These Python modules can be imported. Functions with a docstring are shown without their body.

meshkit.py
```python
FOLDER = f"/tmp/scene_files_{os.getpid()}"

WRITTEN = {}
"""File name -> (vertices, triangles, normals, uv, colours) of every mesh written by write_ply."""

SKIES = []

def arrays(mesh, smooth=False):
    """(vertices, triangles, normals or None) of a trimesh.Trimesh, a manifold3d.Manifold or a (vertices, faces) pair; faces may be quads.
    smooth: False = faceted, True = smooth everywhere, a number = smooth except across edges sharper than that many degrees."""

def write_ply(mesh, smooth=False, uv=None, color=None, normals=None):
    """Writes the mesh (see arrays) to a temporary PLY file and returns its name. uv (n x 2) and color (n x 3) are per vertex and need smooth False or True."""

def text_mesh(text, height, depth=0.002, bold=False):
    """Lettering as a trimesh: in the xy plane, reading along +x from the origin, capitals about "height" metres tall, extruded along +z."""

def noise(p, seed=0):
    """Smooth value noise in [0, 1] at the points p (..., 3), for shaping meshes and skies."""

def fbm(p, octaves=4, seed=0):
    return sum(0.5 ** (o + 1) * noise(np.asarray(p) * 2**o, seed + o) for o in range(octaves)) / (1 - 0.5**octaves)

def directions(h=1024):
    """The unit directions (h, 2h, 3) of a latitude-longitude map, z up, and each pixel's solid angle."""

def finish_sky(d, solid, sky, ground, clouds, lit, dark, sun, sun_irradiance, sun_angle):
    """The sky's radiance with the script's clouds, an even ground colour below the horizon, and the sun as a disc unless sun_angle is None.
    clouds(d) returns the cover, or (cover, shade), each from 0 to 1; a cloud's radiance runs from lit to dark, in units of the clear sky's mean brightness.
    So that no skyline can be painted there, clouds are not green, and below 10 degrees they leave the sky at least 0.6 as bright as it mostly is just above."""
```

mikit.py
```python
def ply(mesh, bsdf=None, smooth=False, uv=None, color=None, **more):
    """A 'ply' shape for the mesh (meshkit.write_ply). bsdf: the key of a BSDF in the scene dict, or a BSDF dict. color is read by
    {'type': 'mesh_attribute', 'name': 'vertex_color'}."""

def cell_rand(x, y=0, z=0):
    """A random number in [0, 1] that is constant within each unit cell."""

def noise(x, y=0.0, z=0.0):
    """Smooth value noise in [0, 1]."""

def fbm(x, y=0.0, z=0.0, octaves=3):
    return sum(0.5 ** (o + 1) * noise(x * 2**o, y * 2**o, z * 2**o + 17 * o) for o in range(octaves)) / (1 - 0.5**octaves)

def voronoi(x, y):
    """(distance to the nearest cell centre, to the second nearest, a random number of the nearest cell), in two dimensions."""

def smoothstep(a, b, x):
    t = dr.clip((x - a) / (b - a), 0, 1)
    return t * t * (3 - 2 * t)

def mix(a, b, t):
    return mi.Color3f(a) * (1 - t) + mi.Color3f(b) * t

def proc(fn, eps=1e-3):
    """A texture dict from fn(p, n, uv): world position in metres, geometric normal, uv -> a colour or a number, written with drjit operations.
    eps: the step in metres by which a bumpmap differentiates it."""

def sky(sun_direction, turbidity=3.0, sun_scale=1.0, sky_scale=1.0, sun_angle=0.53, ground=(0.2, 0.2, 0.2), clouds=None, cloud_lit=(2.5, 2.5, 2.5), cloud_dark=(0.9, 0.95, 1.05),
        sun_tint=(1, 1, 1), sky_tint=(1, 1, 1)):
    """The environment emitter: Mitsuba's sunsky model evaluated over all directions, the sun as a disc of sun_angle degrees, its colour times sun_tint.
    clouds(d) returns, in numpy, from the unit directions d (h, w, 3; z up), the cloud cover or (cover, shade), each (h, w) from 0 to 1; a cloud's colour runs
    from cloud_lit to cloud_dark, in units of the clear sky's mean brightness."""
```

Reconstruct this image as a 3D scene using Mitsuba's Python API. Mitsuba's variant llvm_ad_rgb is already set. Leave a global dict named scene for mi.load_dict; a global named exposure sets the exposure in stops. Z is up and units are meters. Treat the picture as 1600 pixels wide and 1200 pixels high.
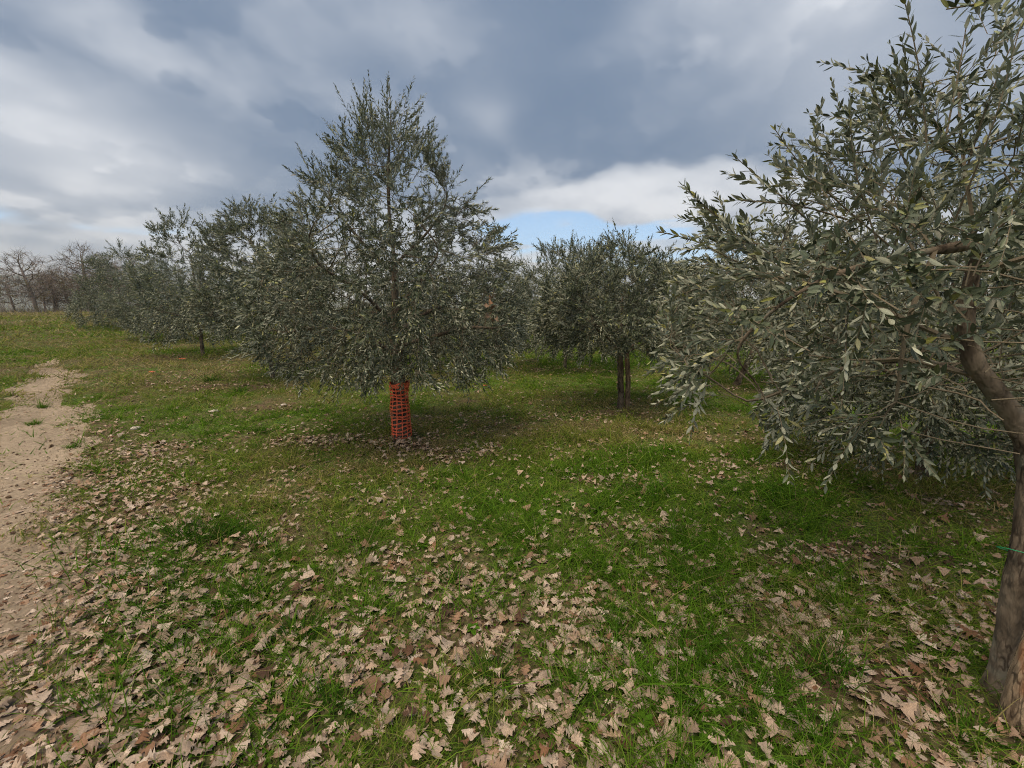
import math
import numpy as np, trimesh, mitsuba as mi, drjit as dr, mikit, meshkit
from scipy.spatial import cKDTree
T = mi.ScalarTransform4f
scene, labels = {}, {}

# ------------------------------------------------------------------ camera, sky, exposure
EYE = np.array([0.0, 0.0, 1.6])
PITCH = math.radians(9.9)
scene['camera'] = {'type': 'perspective', 'fov': 2 * math.degrees(math.atan(800 / 700.0)), 'fov_axis': 'x', 'near_clip': 0.05, 'far_clip': 20000.0,
                   'to_world': T().look_at(origin=EYE.tolist(), target=[0, math.cos(PITCH), 1.6 - math.sin(PITCH)], up=[0, 0, 1])}
exposure = 3.25


def sstep(a, b, x):
    t = np.clip((x - a) / (b - a), 0, 1)
    return t * t * (3 - 2 * t)


_LAT = np.random.default_rng(99).random((512, 512)).astype(np.float32)


def flat_noise(x, y, seed=0):
    """smooth value noise in [0, 1] on a plane, from a table of random numbers"""
    i, j = np.floor(x), np.floor(y)
    a, b = x - i, y - j
    i, j = i.astype(np.int64) + seed * 37, j.astype(np.int64) + seed * 91
    a, b = a * a * (3 - 2 * a), b * b * (3 - 2 * b)
    i0, i1, j0, j1 = i & 511, (i + 1) & 511, j & 511, (j + 1) & 511
    return (_LAT[i0, j0] * (1 - a) + _LAT[i1, j0] * a) * (1 - b) + (_LAT[i0, j1] * (1 - a) + _LAT[i1, j1] * a) * b


def flat_fbm(x, y, octaves=4, seed=0):
    return sum(0.5 ** (o + 1) * flat_noise(x * 2 ** o, y * 2 ** o, seed + 5 * o) for o in range(octaves)) / (1 - 0.5 ** octaves)


def clouds(d):
    x, y, z = d[..., 0], d[..., 1], d[..., 2]
    az = np.degrees(np.arctan2(x, y))
    el = np.degrees(np.arcsin(np.clip(z, -1, 1)))
    k = 1.0 / (np.maximum(z, 0) + 0.22)
    # a cloud deck combed by the wind along v, seen in perspective
    u, v = x * k * 0.98 - y * k * 0.2, y * k * 0.98 + x * k * 0.2
    w1 = flat_fbm(u * 1.1 + 7.3, v * 0.9, 4, 5) - 0.5
    w2 = flat_fbm(u * 1.1 + 31.7, v * 0.9, 4, 9) - 0.5
    n1 = flat_fbm(u * 1.4 + 0.6 * w1 + 3.1, v * 0.95 + 0.6 * w2, 3, 11)
    n2 = flat_fbm(u * 3.4 + 0.9 * w1, v * 3.2 + 0.9 * w2, 6, 23)
    n3 = flat_fbm(u * 10 + 1.2 * w2, v * 9 + 1.2 * w1, 4, 37)
    # rounded billows with crisp upper edges
    bil = np.abs(flat_fbm(u * 2.6 + 0.8 * w2, v * 2.2 + 0.8 * w1, 5, 43) - 0.5) * 2

    def blob(a0, e0, ra, re, wob=1.0):
        return np.exp(-(((az - a0 + 30 * wob * w1) / ra) ** 2) - (((el - e0 + 22 * wob * w2) / re) ** 2))
    s = 0.92 + 0.9 * (n1 - 0.5) + 0.8 * (n2 - 0.5) + 0.22 * (n3 - 0.5) + 0.6 * (0.18 - bil)
    e1 = flat_fbm(u * 1.7 + 0.5 * w1 + 5.0, v * 1.5 + 0.5 * w2, 6, 61)
    e2 = flat_fbm(u * 2.9 + 0.5 * w2 + 9.0, v * 2.5 + 0.5 * w1, 6, 67)
    s += 0.34 * (sstep(.46, .525, e1) - 0.5) * (0.6 + 1.2 * (n2 - .3)) + 0.24 * (sstep(.475, .53, e2) - 0.5)
    s += 0.42 * blob(6.5, 22.5, 5, 5, .4) + 0.34 * blob(12, 16.5, 15, 2.8, .4) + 0.26 * blob(-22, 17.5, 19, 4, .5) + 0.40 * blob(-16, 25, 16, 6, .5) + 0.34 * blob(-38, 29, 22, 9, .7) + 0.15 * blob(0, 17, 9, 3, .4) + 0.30 * blob(13, 37, 18, 7) + 0.22 * blob(-46, 27, 10, 5) + 0.12 * blob(24, 20, 12, 4)
    s = np.where(s > 0.62, 0.62 + 0.36 * np.tanh((s - 0.62) / 0.36), s)
    s -= 0.34 * blob(40, 25, 13, 10) + 0.20 * blob(-12, 33, 14, 5) + 0.66 * blob(-43, 14.0, 11, 4.0, .6) + 0.26 * blob(0, 21, 4, 4) + 0.22 * blob(26, 30, 6, 4) + 0.2 * blob(-40, 28, 5, 3)
    # the deck ends low over the horizon; under its edge brighter far clouds and strips of clear sky
    edge = 11.2 + 2.6 * np.cos(np.radians((az - 10) * 3.0)) + 9 * w2 + 7 * (n2 - 0.5)
    edge = edge - 2.5 * sstep(-15, -34, az)
    low = 1 - sstep(-1.2, 1.6, el - edge)
    far = 0.30 + 0.9 * (n1 - 0.5) + 0.8 * (n2 - 0.5) + 0.3 * (n3 - 0.5) - 0.25 * blob(13, 13, 7, 2.0, .4) + 0.12 * sstep(6, 2, el)
    s = s * (1 - low) + low * np.clip(far, 0.02, 0.8)
    m = 0.5 * n2 + 0.3 * n1 + 0.2 * n3
    want = 1.0 * blob(9, 8.0, 17, 3.0, .35) + 0.85 * blob(-42, 8.0, 11, 1.5, .25) + 0.35 * blob(30, 6, 12, 3, .4) + 0.25 * blob(-25, 5, 12, 2)
    gap = low * sstep(0.48, 0.70, want + 0.9 * (0.5 - m) + 0.10)
    gap = gap * (1 - 0.75 * sstep(.53, .64, flat_fbm(u * 1.6 + 2, v * 4.5 + w1, 5, 83)))
    gap = np.maximum(gap, 0.85 * blob(-52, 18, 2.2, 2.4))
    return 1 - 0.93 * np.clip(gap, 0, 1), np.clip(s, 0, 1)


scene['sky'] = mikit.sky([-0.25, -0.35, 0.9], turbidity=3, sun_scale=0.3, sun_angle=55, sky_scale=0.6, clouds=clouds,
                         sun_tint=(1.06, 1, .92), cloud_lit=(1.58, 1.66, 1.80), cloud_dark=(0.31, 0.46, 0.72), ground=(0.07, 0.09, 0.04))

# ------------------------------------------------------------------ helpers
rng = np.random.default_rng(7)


def put(key, mesh, bsdf, smooth=False, uv=None, label=None, cat=None, group=None, kind=None):
    scene[key] = mikit.ply(mesh, bsdf, smooth=smooth, uv=uv)
    tag(key, label, cat, group, kind)


def tag(key, label=None, cat=None, group=None, kind=None):
    e = {k: v for k, v in (('label', label), ('category', cat), ('group', group), ('kind', kind)) if v}
    if e:
        labels[key] = e


_count = {}


def numbered(name):
    n = _count.get(name, 0)
    _count[name] = n + 1
    return name if n == 0 else f'{name}_{n:03d}'


def norm(v):
    return v / np.maximum(np.linalg.norm(v, axis=-1, keepdims=True), 1e-9)


def fb(x, y, f, seed, o=4):
    return flat_fbm(x * f, y * f, o, seed)


def project(p):
    q = p - EYE
    fw = np.array([0, math.cos(PITCH), -math.sin(PITCH)])
    up = np.array([0, math.sin(PITCH), math.cos(PITCH)])
    z = q @ fw
    return 800 + 700 * q[:, 0] / z, 600 - 700 * (q @ up) / z, z


# ------------------------------------------------------------------ the lie of the land
RY = np.array([0.3, 1.0, 2.0, 2.7, 3.9, 4.9, 6.2, 9.1, 16.9, 30, 44])
RX = np.array([-1.5, -1.9, -2.45, -3.1, -4.25, -4.95, -6.45, -9.25, -16.6, -30.5, -45])
LY = np.array([0.3, 1.5, 4, 5.8, 6.84, 9.2, 16.9, 30, 44])
LX = np.array([-4.2, -5.0, -6.2, -6.95, -7.55, -9.95, -17.3, -30.9, -45.2])


def path_mask(x, y):
    """metres inside the bare path (negative outside), with a ragged edge"""
    m = np.minimum(x - np.interp(y, LY, LX), np.interp(y, RY, RX) - x) * 0.72
    m = m - 0.10 * sstep(8, 15, y) - 0.75 * sstep(9.5, 14.5, y) + 0.70 * (fb(x, y, 1.1, 3) - 0.5) + 0.55 * (fb(x, y, 3.6, 4) - 0.5)
    return np.where((y > 0.1) & (y < 40), m, -1.0)


SOIL = [(-2.3, 5.05, .60, .30, 1.0), (-0.5, 4.62, .55, .33, .8), (-1.3, 4.95, .55, .35, .8), (1.75, 6.45, .75, .28, .7), (-5.3, 8.3, 1.1, .45, .9), (-7.0, 8.6, .9, .4, .5),
        (2.1, 2.6, .55, .16, .9), (2.25, 1.35, .45, .35, .9), (1.5, 1.7, .35, .22, .7), (-1.75, 2.85, .28, .12, .9), (0.9, 3.9, .45, .2, .5), (4.3, 8.3, .6, .35, .7),
        (-9.6, 12.3, 1.3, .5, .5), (1.0, 3.0, .4, .15, .5), (-3.4, 6.8, .5, .2, .5), (2.9, 4.3, .6, .2, .6), (1.3, 11.0, 1.2, .6, .6)]


def soil_mask(x, y):
    s = 0 * x
    for cx, cy, a, b, w in SOIL:
        s = np.maximum(s, w * np.exp(-(((x - cx) / a) ** 2 + ((y - cy) / b) ** 2) ** 1.5))
    return np.clip(s * (0.75 + 0.8 * fb(x, y, 3.0, 8)), 0, 1)


def height(x, y):
    u = -0.67 * x + 0.74 * y
    h = 1.05 * sstep(5, 43, u) - 9 * sstep(46, 190, u)
    r = np.hypot(x, y)
    near = 1 - sstep(60, 200, r)
    pm = sstep(-0.3, 0.3, path_mask(x, y)) * (r < 60)
    rough = 1 - 0.7 * pm
    h = h + near * ((0.10 * (fb(x, y, 0.35, 21, 3) - 0.5)) + rough * (0.07 * (fb(x, y, 1.7, 22, 3) - 0.5) + 0.035 * (fb(x, y, 6, 24, 3) - 0.5)) + 0.012 * (fb(x, y, 19, 25, 2) - 0.5))
    h = h - 0.05 * pm
    h = h + 0.06 * soil_mask(x, y) * fb(x, y, 7.0, 26, 3)
    return h


def polar(rings, angs):
    a, r = np.meshgrid(angs, rings)
    x, y = r * np.sin(a), r * np.cos(a)
    n, m = a.shape
    i, j = np.meshgrid(np.arange(n - 1), np.arange(m - 1), indexing='ij')
    q = np.stack([i * m + j, i * m + j + 1, (i + 1) * m + j + 1, (i + 1) * m + j], -1).reshape(-1, 4)
    f = np.vstack([q[:, [0, 2, 1]], q[:, [0, 3, 2]]])
    return x.ravel(), y.ravel(), f


# ------------------------------------------------------------------ materials
# Leaf-like meshes carry uv: u = tone number (0..63) + place across the blade, v = lightness number (0..63) + place along it.
def pal(uv):
    tu, tv = dr.floor(uv.x), dr.floor(uv.y)
    return tu / 63.0, tv / 63.0, uv.x - tu, uv.y - tv


def ramp(t, cols):
    n = len(cols) - 1
    out = mi.Color3f(cols[0])
    for i in range(n):
        out = mikit.mix(out, cols[i + 1], dr.clip(t * n - i, 0, 1))
    return out


def c_oak(p, n, uv):
    t, b, s, l = pal(uv)
    c = ramp(t, [(.065, .038, .025), (.155, .082, .046), (.25, .165, .108), (.315, .24, .182), (.375, .308, .250), (.44, .39, .335)])
    rib = dr.exp(-dr.square((s - 0.5) / 0.035))
    ang = (l * 7 + dr.abs(s - 0.5) * -3.2)
    vein = dr.exp(-dr.square((ang - dr.floor(ang) - 0.5) / 0.10)) * 0.35
    m = mikit.fbm(p.x * 55, p.y * 55, p.z * 55, 3)
    return c * (0.62 + 0.55 * b) * (0.72 + 0.56 * m) * (1 + 0.16 * rib + 0.10 * vein)


def c_grass(p, n, uv):
    t, b, s, l = pal(uv)
    c = ramp(t, [(.032, .090, .012), (.060, .155, .015), (.098, .215, .020), (.150, .262, .030), (.23, .26, .060), (.32, .27, .125), (.38, .32, .20)])
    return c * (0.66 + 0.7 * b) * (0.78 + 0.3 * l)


def c_top(p, n, uv):
    t, b, s, l = pal(uv)
    c = ramp(t, [(.042, .060, .037), (.072, .095, .060), (.112, .136, .086), (.155, .178, .070), (.26, .265, .055)])
    return c * (0.65 + 0.7 * b) * (1 + 0.35 * dr.exp(-dr.square((s - 0.5) / 0.07)))


def c_under(p, n, uv):
    t, b, s, l = pal(uv)
    c = ramp(t, [(.21, .236, .185), (.26, .29, .23), (.32, .345, .265), (.33, .345, .20), (.33, .32, .12)])
    return c * (0.7 + 0.55 * b) * (1 + 0.2 * dr.exp(-dr.square((s - 0.5) / 0.07)))


def c_soil(p, n, uv):
    a = mikit.fbm(p.x * 3.1, p.y * 3.1, 0, 4)
    f = mikit.fbm(p.x * 42, p.y * 42, p.z * 42, 3)
    soil = mikit.mix((.035, .024, .016), (.115, .080, .053), f * 0.9 + 0.35 * (a - 0.5))
    litter = mikit.mix((.050, .036, .023), (.18, .13, .088), mikit.smoothstep(.35, .7, mikit.fbm(p.x * 70, p.y * 70, 3, 2)))
    green = mikit.mix((.018, .042, .007), (.075, .140, .020), mikit.smoothstep(.25, .75, mikit.fbm(p.x * 60, p.y * 60, 9, 3)))
    c = mikit.mix(litter, soil, dr.clip(uv.x + 0.5 * (f - 0.5), 0, 1))
    return mikit.mix(c, green, dr.clip(uv.y + 0.9 * (mikit.fbm(p.x * 9, p.y * 9, 5, 3) - 0.5), 0, 1))


def c_sand(p, n, uv):
    a = mikit.fbm(p.x * 1.3, p.y * 1.3, 0, 4)
    f = mikit.fbm(p.x * 30, p.y * 30, 0, 4)
    g = mikit.noise(p.x * 160, p.y * 160, p.z * 160)
    c = mikit.mix((.145, .120, .088), (.290, .245, .186), mikit.smoothstep(.2, .8, a * 0.55 + f * 0.45)) * (0.82 + 0.36 * g)
    damp = mikit.smoothstep(3.2, 1.3, p.y + 0.9 * (a - 0.5)) * 0.6
    c = mikit.mix(c, (.105, .082, .062), dr.clip(damp * (0.5 + f), 0, 1))
    crumb = mikit.smoothstep(.66, .78, mikit.fbm(p.x * 48, p.y * 48, 4, 2))
    return mikit.mix(c, (.12, .09, .062), 0.65 * crumb)


def h_ground(p, n, uv):
    return mikit.fbm(p.x * 38, p.y * 38, p.z * 38, 3)


def c_bark(p, n, uv):
    a = mikit.fbm(p.x * 22, p.y * 22, p.z * 7, 4)
    l = mikit.smoothstep(.55, .75, mikit.fbm(p.x * 9, p.y * 9, p.z * 9, 3))
    c = mikit.mix((.055, .043, .032), (.190, .158, .120), mikit.smoothstep(.2, .75, a))
    c = mikit.mix(c, (.20, .205, .165), 0.6 * l)
    crack = mikit.smoothstep(.07, .012, dr.abs(mikit.fbm(p.x * 34, p.y * 34, p.z * 9, 3) - .5))
    return mikit.mix(c, (.030, .022, .017), 0.72 * crack * mikit.smoothstep(.35, .6, mikit.noise(p.x * 7, p.y * 7, p.z * 5)))


def h_bark(p, n, uv):
    return mikit.fbm(p.x * 60, p.y * 60, p.z * 18, 4)


def c_twig(p, n, uv):
    return mikit.mix((.085, .072, .050), (.20, .175, .125), mikit.fbm(p.x * 12, p.y * 12, p.z * 12, 2))


def c_bare(p, n, uv):
    a = mikit.fbm(p.x * 2.0, p.y * 2.0, p.z * 1.0, 3)
    c = mikit.mix((.15, .125, .113), (.29, .25, .232), a)
    return mikit.mix(c, (.15, .14, .05), 0.6 * mikit.smoothstep(.55, .7, mikit.noise(p.x * 3, p.y * 3, p.z * .8)))


def c_post(p, n, uv):
    a = mikit.fbm(p.x * 90, p.y * 90, p.z * 6, 4)
    b = mikit.fbm(p.x * 14, p.y * 14, p.z * 5, 3)
    c = mikit.mix((.075, .054, .037), (.33, .26, .18), mikit.smoothstep(.25, .85, a * 0.8 + b * 0.3))
    crack = mikit.smoothstep(.04, .008, dr.abs(mikit.fbm(p.x * 45, p.y * 45, p.z * 2.2, 3) - .5))
    c = mikit.mix(c, (.022, .016, .012), 0.7 * crack)
    return mikit.mix(c, (.26, .12, .055), 0.6 * mikit.smoothstep(.58, .72, b))


def c_hill(p, n, uv):
    return mikit.mix((.030, .042, .026), (.10, .10, .06), mikit.fbm(p.x * .006, p.y * .006, p.z * .012, 4))


def c_orange(p, n, uv):
    a = mikit.fbm(p.x * 30, p.y * 30, p.z * 14, 3)
    c = mikit.mix((.74, .11, .050), (.80, .20, .11), a)
    return mikit.mix(c, (.22, .12, .075), 0.6 * mikit.smoothstep(.56, .76, mikit.fbm(p.x * 12, p.y * 12, p.z * 9 + 3, 3)))


def pr(col, rough=0.8, spec=0.3, **k):
    return {'type': 'principled', 'base_color': mikit.proc(col) if callable(col) else {'type': 'rgb', 'value': list(col)}, 'roughness': rough, 'specular': spec, **k}


def bump(b, fn, scale, eps=2e-3):
    return {'type': 'bumpmap', 'arbitrary': {**mikit.proc(fn, eps)}, 'scale': scale, 'bsdf': b}


def two(b):
    return {'type': 'twosided', 'bsdf': b}


scene['m_soil'] = two(bump(pr(c_soil, .95, .15), h_ground, .02))
scene['m_sand'] = two(bump(pr(c_sand, .95, .15), h_ground, .016))
scene['m_oak'] = two(pr(c_oak, .75, .25))
scene['m_grass'] = {'type': 'principledthin', 'base_color': mikit.proc(c_grass), 'roughness': .55, 'diff_trans': .7, 'spec_trans': 0.0, 'eta': 1.4}
scene['m_olive'] = {'type': 'twosided', 'front': pr(c_top, .42, .5), 'back': pr(c_under, .7, .25)}
scene['m_bark'] = two(bump(pr(c_bark, .9, .2), h_bark, .022))
scene['m_twig'] = two(pr(c_twig, .8, .25))
scene['m_bare'] = two(pr(c_bare, .9, .15))
scene['m_post'] = two(bump(pr(c_post, .9, .15), h_bark, .020))
scene['m_hill'] = two(pr(c_hill, 1, .05))
scene['m_orange'] = two(pr(c_orange, .6, .3))
scene['m_wire'] = two(pr((.03, .30, .13), .45, .5))
scene['m_gall'] = two(pr((.045, .028, .020), .6, .3))
scene['m_stone'] = two(pr((.42, .39, .35), .85, .2))

# ------------------------------------------------------------------ ground, path, hills
fine = np.radians(np.concatenate([np.arange(-180, -66, 4.0), np.arange(-66, 66, 0.42), np.arange(66, 180.1, 4.0)]))
fine[-1] = fine[0] + 2 * np.pi
rings = np.concatenate([[0.02, 0.35], np.geomspace(0.7, 60, 300), np.geomspace(66, 5300, 30)])
gx, gy, gf = polar(rings, fine)
gz = height(gx, gy)


def leaf_density(x, y):
    """how thickly oak leaves cover the ground, 0..1"""
    r = np.hypot(x, y)
    e = x - np.interp(y, RY, RX)
    n = fb(x, y, 0.9, 41, 4)
    n2 = fb(x, y, 2.6, 42, 3)
    band = np.exp(-((e - 0.55) / 0.85) ** 2) * (1 - sstep(4.0, 7.5, y))
    front = (1 - sstep(1.8, 3.7, y + 0.06 * x)) * (0.80 - 0.05 * np.clip(x, -1, 2))
    d = np.maximum(band * 1.1, front * (0.45 + 1.1 * (n - 0.3)))
    d = np.maximum(d, 0.50 * (1 - sstep(3.5, 7.5, r)) * (0.2 + 1.6 * (n - 0.32)))
    d = np.maximum(d, 0.13 * (1 - sstep(7, 16, r)) + 0.03)
    d = np.maximum(d, 0.75 * soil_mask(x, y))
    d = d * (0.55 + 1.1 * (n2 - 0.1))
    pm = path_mask(x, y)
    d = np.where(pm > 0.15, d * (0.20 + 0.62 * (1 - sstep(2.0, 3.4, y + 0.6 * (x + 2.2)))), d)
    return np.clip(d, 0, 1)


def green(x, y):
    """how much living grass grows, 0..1"""
    n = fb(x, y, 1.4, 51, 4)
    n2 = fb(x, y, 5.0, 52, 3)
    g = 0.46 + 1.4 * (n - 0.28) + 0.9 * (n2 - 0.5)
    g = g + 0.25 * sstep(-2, 1.5, x) * sstep(2.5, 4.5, y)
    g = g * (1 - 0.55 * leaf_density(x, y)) * (1 - 0.85 * soil_mask(x, y))
    g = g * (1 - sstep(-0.25, 0.12, path_mask(x, y)) * 0.96)
    return np.clip(g, 0.02, 1)


near = np.hypot(gx, gy) < 70
g_uv = np.stack([np.clip(0.35 + soil_mask(gx, gy), 0, 1), np.where(near, 0.95 * green(gx, gy), 0.5)], -1)
put('ground', (np.stack([gx, gy, gz], -1), gf), 'm_soil', smooth=True, uv=g_uv, kind='structure')

sel = path_mask(gx, gy) > -0.30
fs = gf[sel[gf].all(1)]
used, inv = np.unique(fs, return_inverse=True)
pz = gz + 0.004 + 0.022 * np.clip(path_mask(gx, gy) + 0.02, -0.3, 0.25)
put('path', (np.stack([gx, gy, pz], -1)[used], inv.reshape(-1, 3)), 'm_sand', smooth=True, kind='structure')

ha = np.radians(np.linspace(-85, 85, 260))
hr = np.linspace(2600, 5200, 26)
hx, hy, hf = polar(hr, ha)
hd = (np.hypot(hx, hy) - 2600) / 2600
hz = -12 + np.sin(np.pi * np.clip(hd, 0, 1)) ** 1.2 * (60 + 150 * meshkit.fbm(np.stack([hx / 1500, hy / 1500, 0 * hx], -1), 5, 3)) * (0.5 + 0.75 * sstep(-20, -50, np.degrees(np.arctan2(hx, hy))))
put('hills', (np.stack([hx, hy, hz], -1), hf), 'm_hill', smooth=True, kind='structure')

# ------------------------------------------------------------------ olive trees
def frames(t):
    a = np.where(np.abs(t[:, 2:3]) < 0.85, [[0, 0, 1.0]], [[1.0, 0, 0]])
    a = norm(np.cross(t, a))
    return a, np.cross(t, a)


def tube(p, r, sides, cap=True):
    p = np.asarray(p, float)
    r = np.broadcast_to(r, (len(p),))
    t = norm(np.gradient(p, axis=0))
    a = np.zeros_like(p)
    a[0] = frames(t[:1])[0][0]
    for i in range(1, len(p)):
        w = a[i - 1] - t[i] * (a[i - 1] @ t[i])
        a[i] = w / max(np.linalg.norm(w), 1e-9)
    b = np.cross(t, a)
    th = np.arange(sides) * 2 * np.pi / sides
    v = p[:, None] + r[:, None, None] * (np.cos(th)[None, :, None] * a[:, None] + np.sin(th)[None, :, None] * b[:, None])
    n = len(p)
    i, j = np.meshgrid(np.arange(n - 1), np.arange(sides), indexing='ij')
    k = (j + 1) % sides
    q = np.stack([i * sides + j, i * sides + k, (i + 1) * sides + k, (i + 1) * sides + j], -1).reshape(-1, 4)
    v = v.reshape(-1, 3)
    f = np.vstack([q[:, [0, 1, 2]], q[:, [0, 2, 3]]])
    if cap:
        v = np.vstack([v, p[-1] + t[-1] * r[-1] * 0.5])
        e = np.arange(sides) + (n - 1) * sides
        f = np.vstack([f, np.stack([e, np.roll(e, -1), np.full(sides, n * sides)], -1)])
    return v, f


def tubes3(p, r):
    """many three-sided twigs at once: p (S, n, 3), r (S, n)"""
    S, n, _ = p.shape
    t = norm(np.gradient(p, axis=1))
    a = norm(np.cross(t, [0.31, 0.17, 0.93]))
    b = np.cross(t, a)
    th = np.arange(3) * 2 * np.pi / 3
    v = p[:, :, None] + r[:, :, None, None] * (np.cos(th)[:, None] * a[:, :, None] + np.sin(th)[:, None] * b[:, :, None])
    i, j = np.meshgrid(np.arange(n - 1), np.arange(3), indexing='ij')
    k = (j + 1) % 3
    q = np.stack([i * 3 + j, i * 3 + k, (i + 1) * 3 + k, (i + 1) * 3 + j], -1).reshape(-1, 4)
    f = np.vstack([q[:, [0, 1, 2]], q[:, [0, 2, 3]]])
    return v.reshape(-1, 3), (f[None] + (np.arange(S) * n * 3)[:, None, None]).reshape(-1, 3)


def join(parts):
    vs, fs, at = [], [], 0
    for v, f in parts:
        vs.append(v)
        fs.append(np.asarray(f) + at)
        at += len(v)
    return np.vstack(vs), np.vstack(fs)


def resample(p, step):
    p = np.asarray(p, float)
    s = np.concatenate([[0], np.cumsum(np.linalg.norm(np.diff(p, axis=0), axis=1))])
    n = max(2, int(s[-1] / step) + 1)
    t = np.linspace(0, s[-1], n)
    q = np.stack([np.interp(t, s, p[:, k]) for k in range(3)], -1)
    for _ in range(3):
        q[1:-1] = 0.25 * q[:-2] + 0.5 * q[1:-1] + 0.25 * q[2:]
    return q


def colonize(lines, attract, step, infl, kill, iters, pull=(0, 0, 0.0)):
    """nodes and parents of a branch skeleton that grows from the polylines (index of parent line, points) into the attraction points"""
    pos, par = [], []
    for li, (src, pts) in enumerate(lines):
        q = resample(pts, step)
        start = len(pos)
        if src is None:
            first = -1
        else:
            first = int(np.argmin(np.linalg.norm(np.array(pos) - q[0], axis=1)))
            q = q[1:]
        for i, x in enumerate(q):
            par.append(first if i == 0 else start + i - 1)
            pos.append(x)
    pos, par = np.array(pos), np.array(par)
    live = attract.copy()
    for _ in range(iters):
        tree = cKDTree(pos)
        d, w = tree.query(live, distance_upper_bound=infl)
        keep = d > kill
        live, d, w = live[keep], d[keep], w[keep]
        ok = np.isfinite(d)
        if not ok.any():
            break
        vec = norm(live[ok] - pos[w[ok]])
        acc = np.zeros_like(pos)
        np.add.at(acc, w[ok], vec)
        ids = np.unique(w[ok])
        new = pos[ids] + step * norm(norm(acc[ids]) + np.asarray(pull) + rng.normal(0, .12, (len(ids), 3)))
        dd, _ = tree.query(new)
        good = dd > step * 0.45
        if not good.any():
            break
        pos = np.vstack([pos, new[good]])
        par = np.concatenate([par, ids[good]])
    return pos, par


def skeleton(pos, par, r_base, r_tip):
    n = len(pos)
    cnt = np.zeros(n)
    kids = [[] for _ in range(n)]
    for i in range(n - 1, -1, -1):
        if par[i] >= 0:
            kids[par[i]].append(i)
        if cnt[i] == 0:
            cnt[i] = 1
        if par[i] >= 0:
            cnt[par[i]] += cnt[i]
    g = math.log(r_base / r_tip) / math.log(max(cnt[0], 2))
    rad = r_tip * cnt ** g
    chains = []
    stack = [(0, -1)]
    while stack:
        i, frm = stack.pop()
        c = [frm] if frm >= 0 else []
        while True:
            c.append(i)
            if not kids[i]:
                break
            k = sorted(kids[i], key=lambda q: -cnt[q])
            stack += [(q, i) for q in k[1:]]
            i = k[0]
        chains.append((c, frm >= 0))
    return rad, chains


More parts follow.
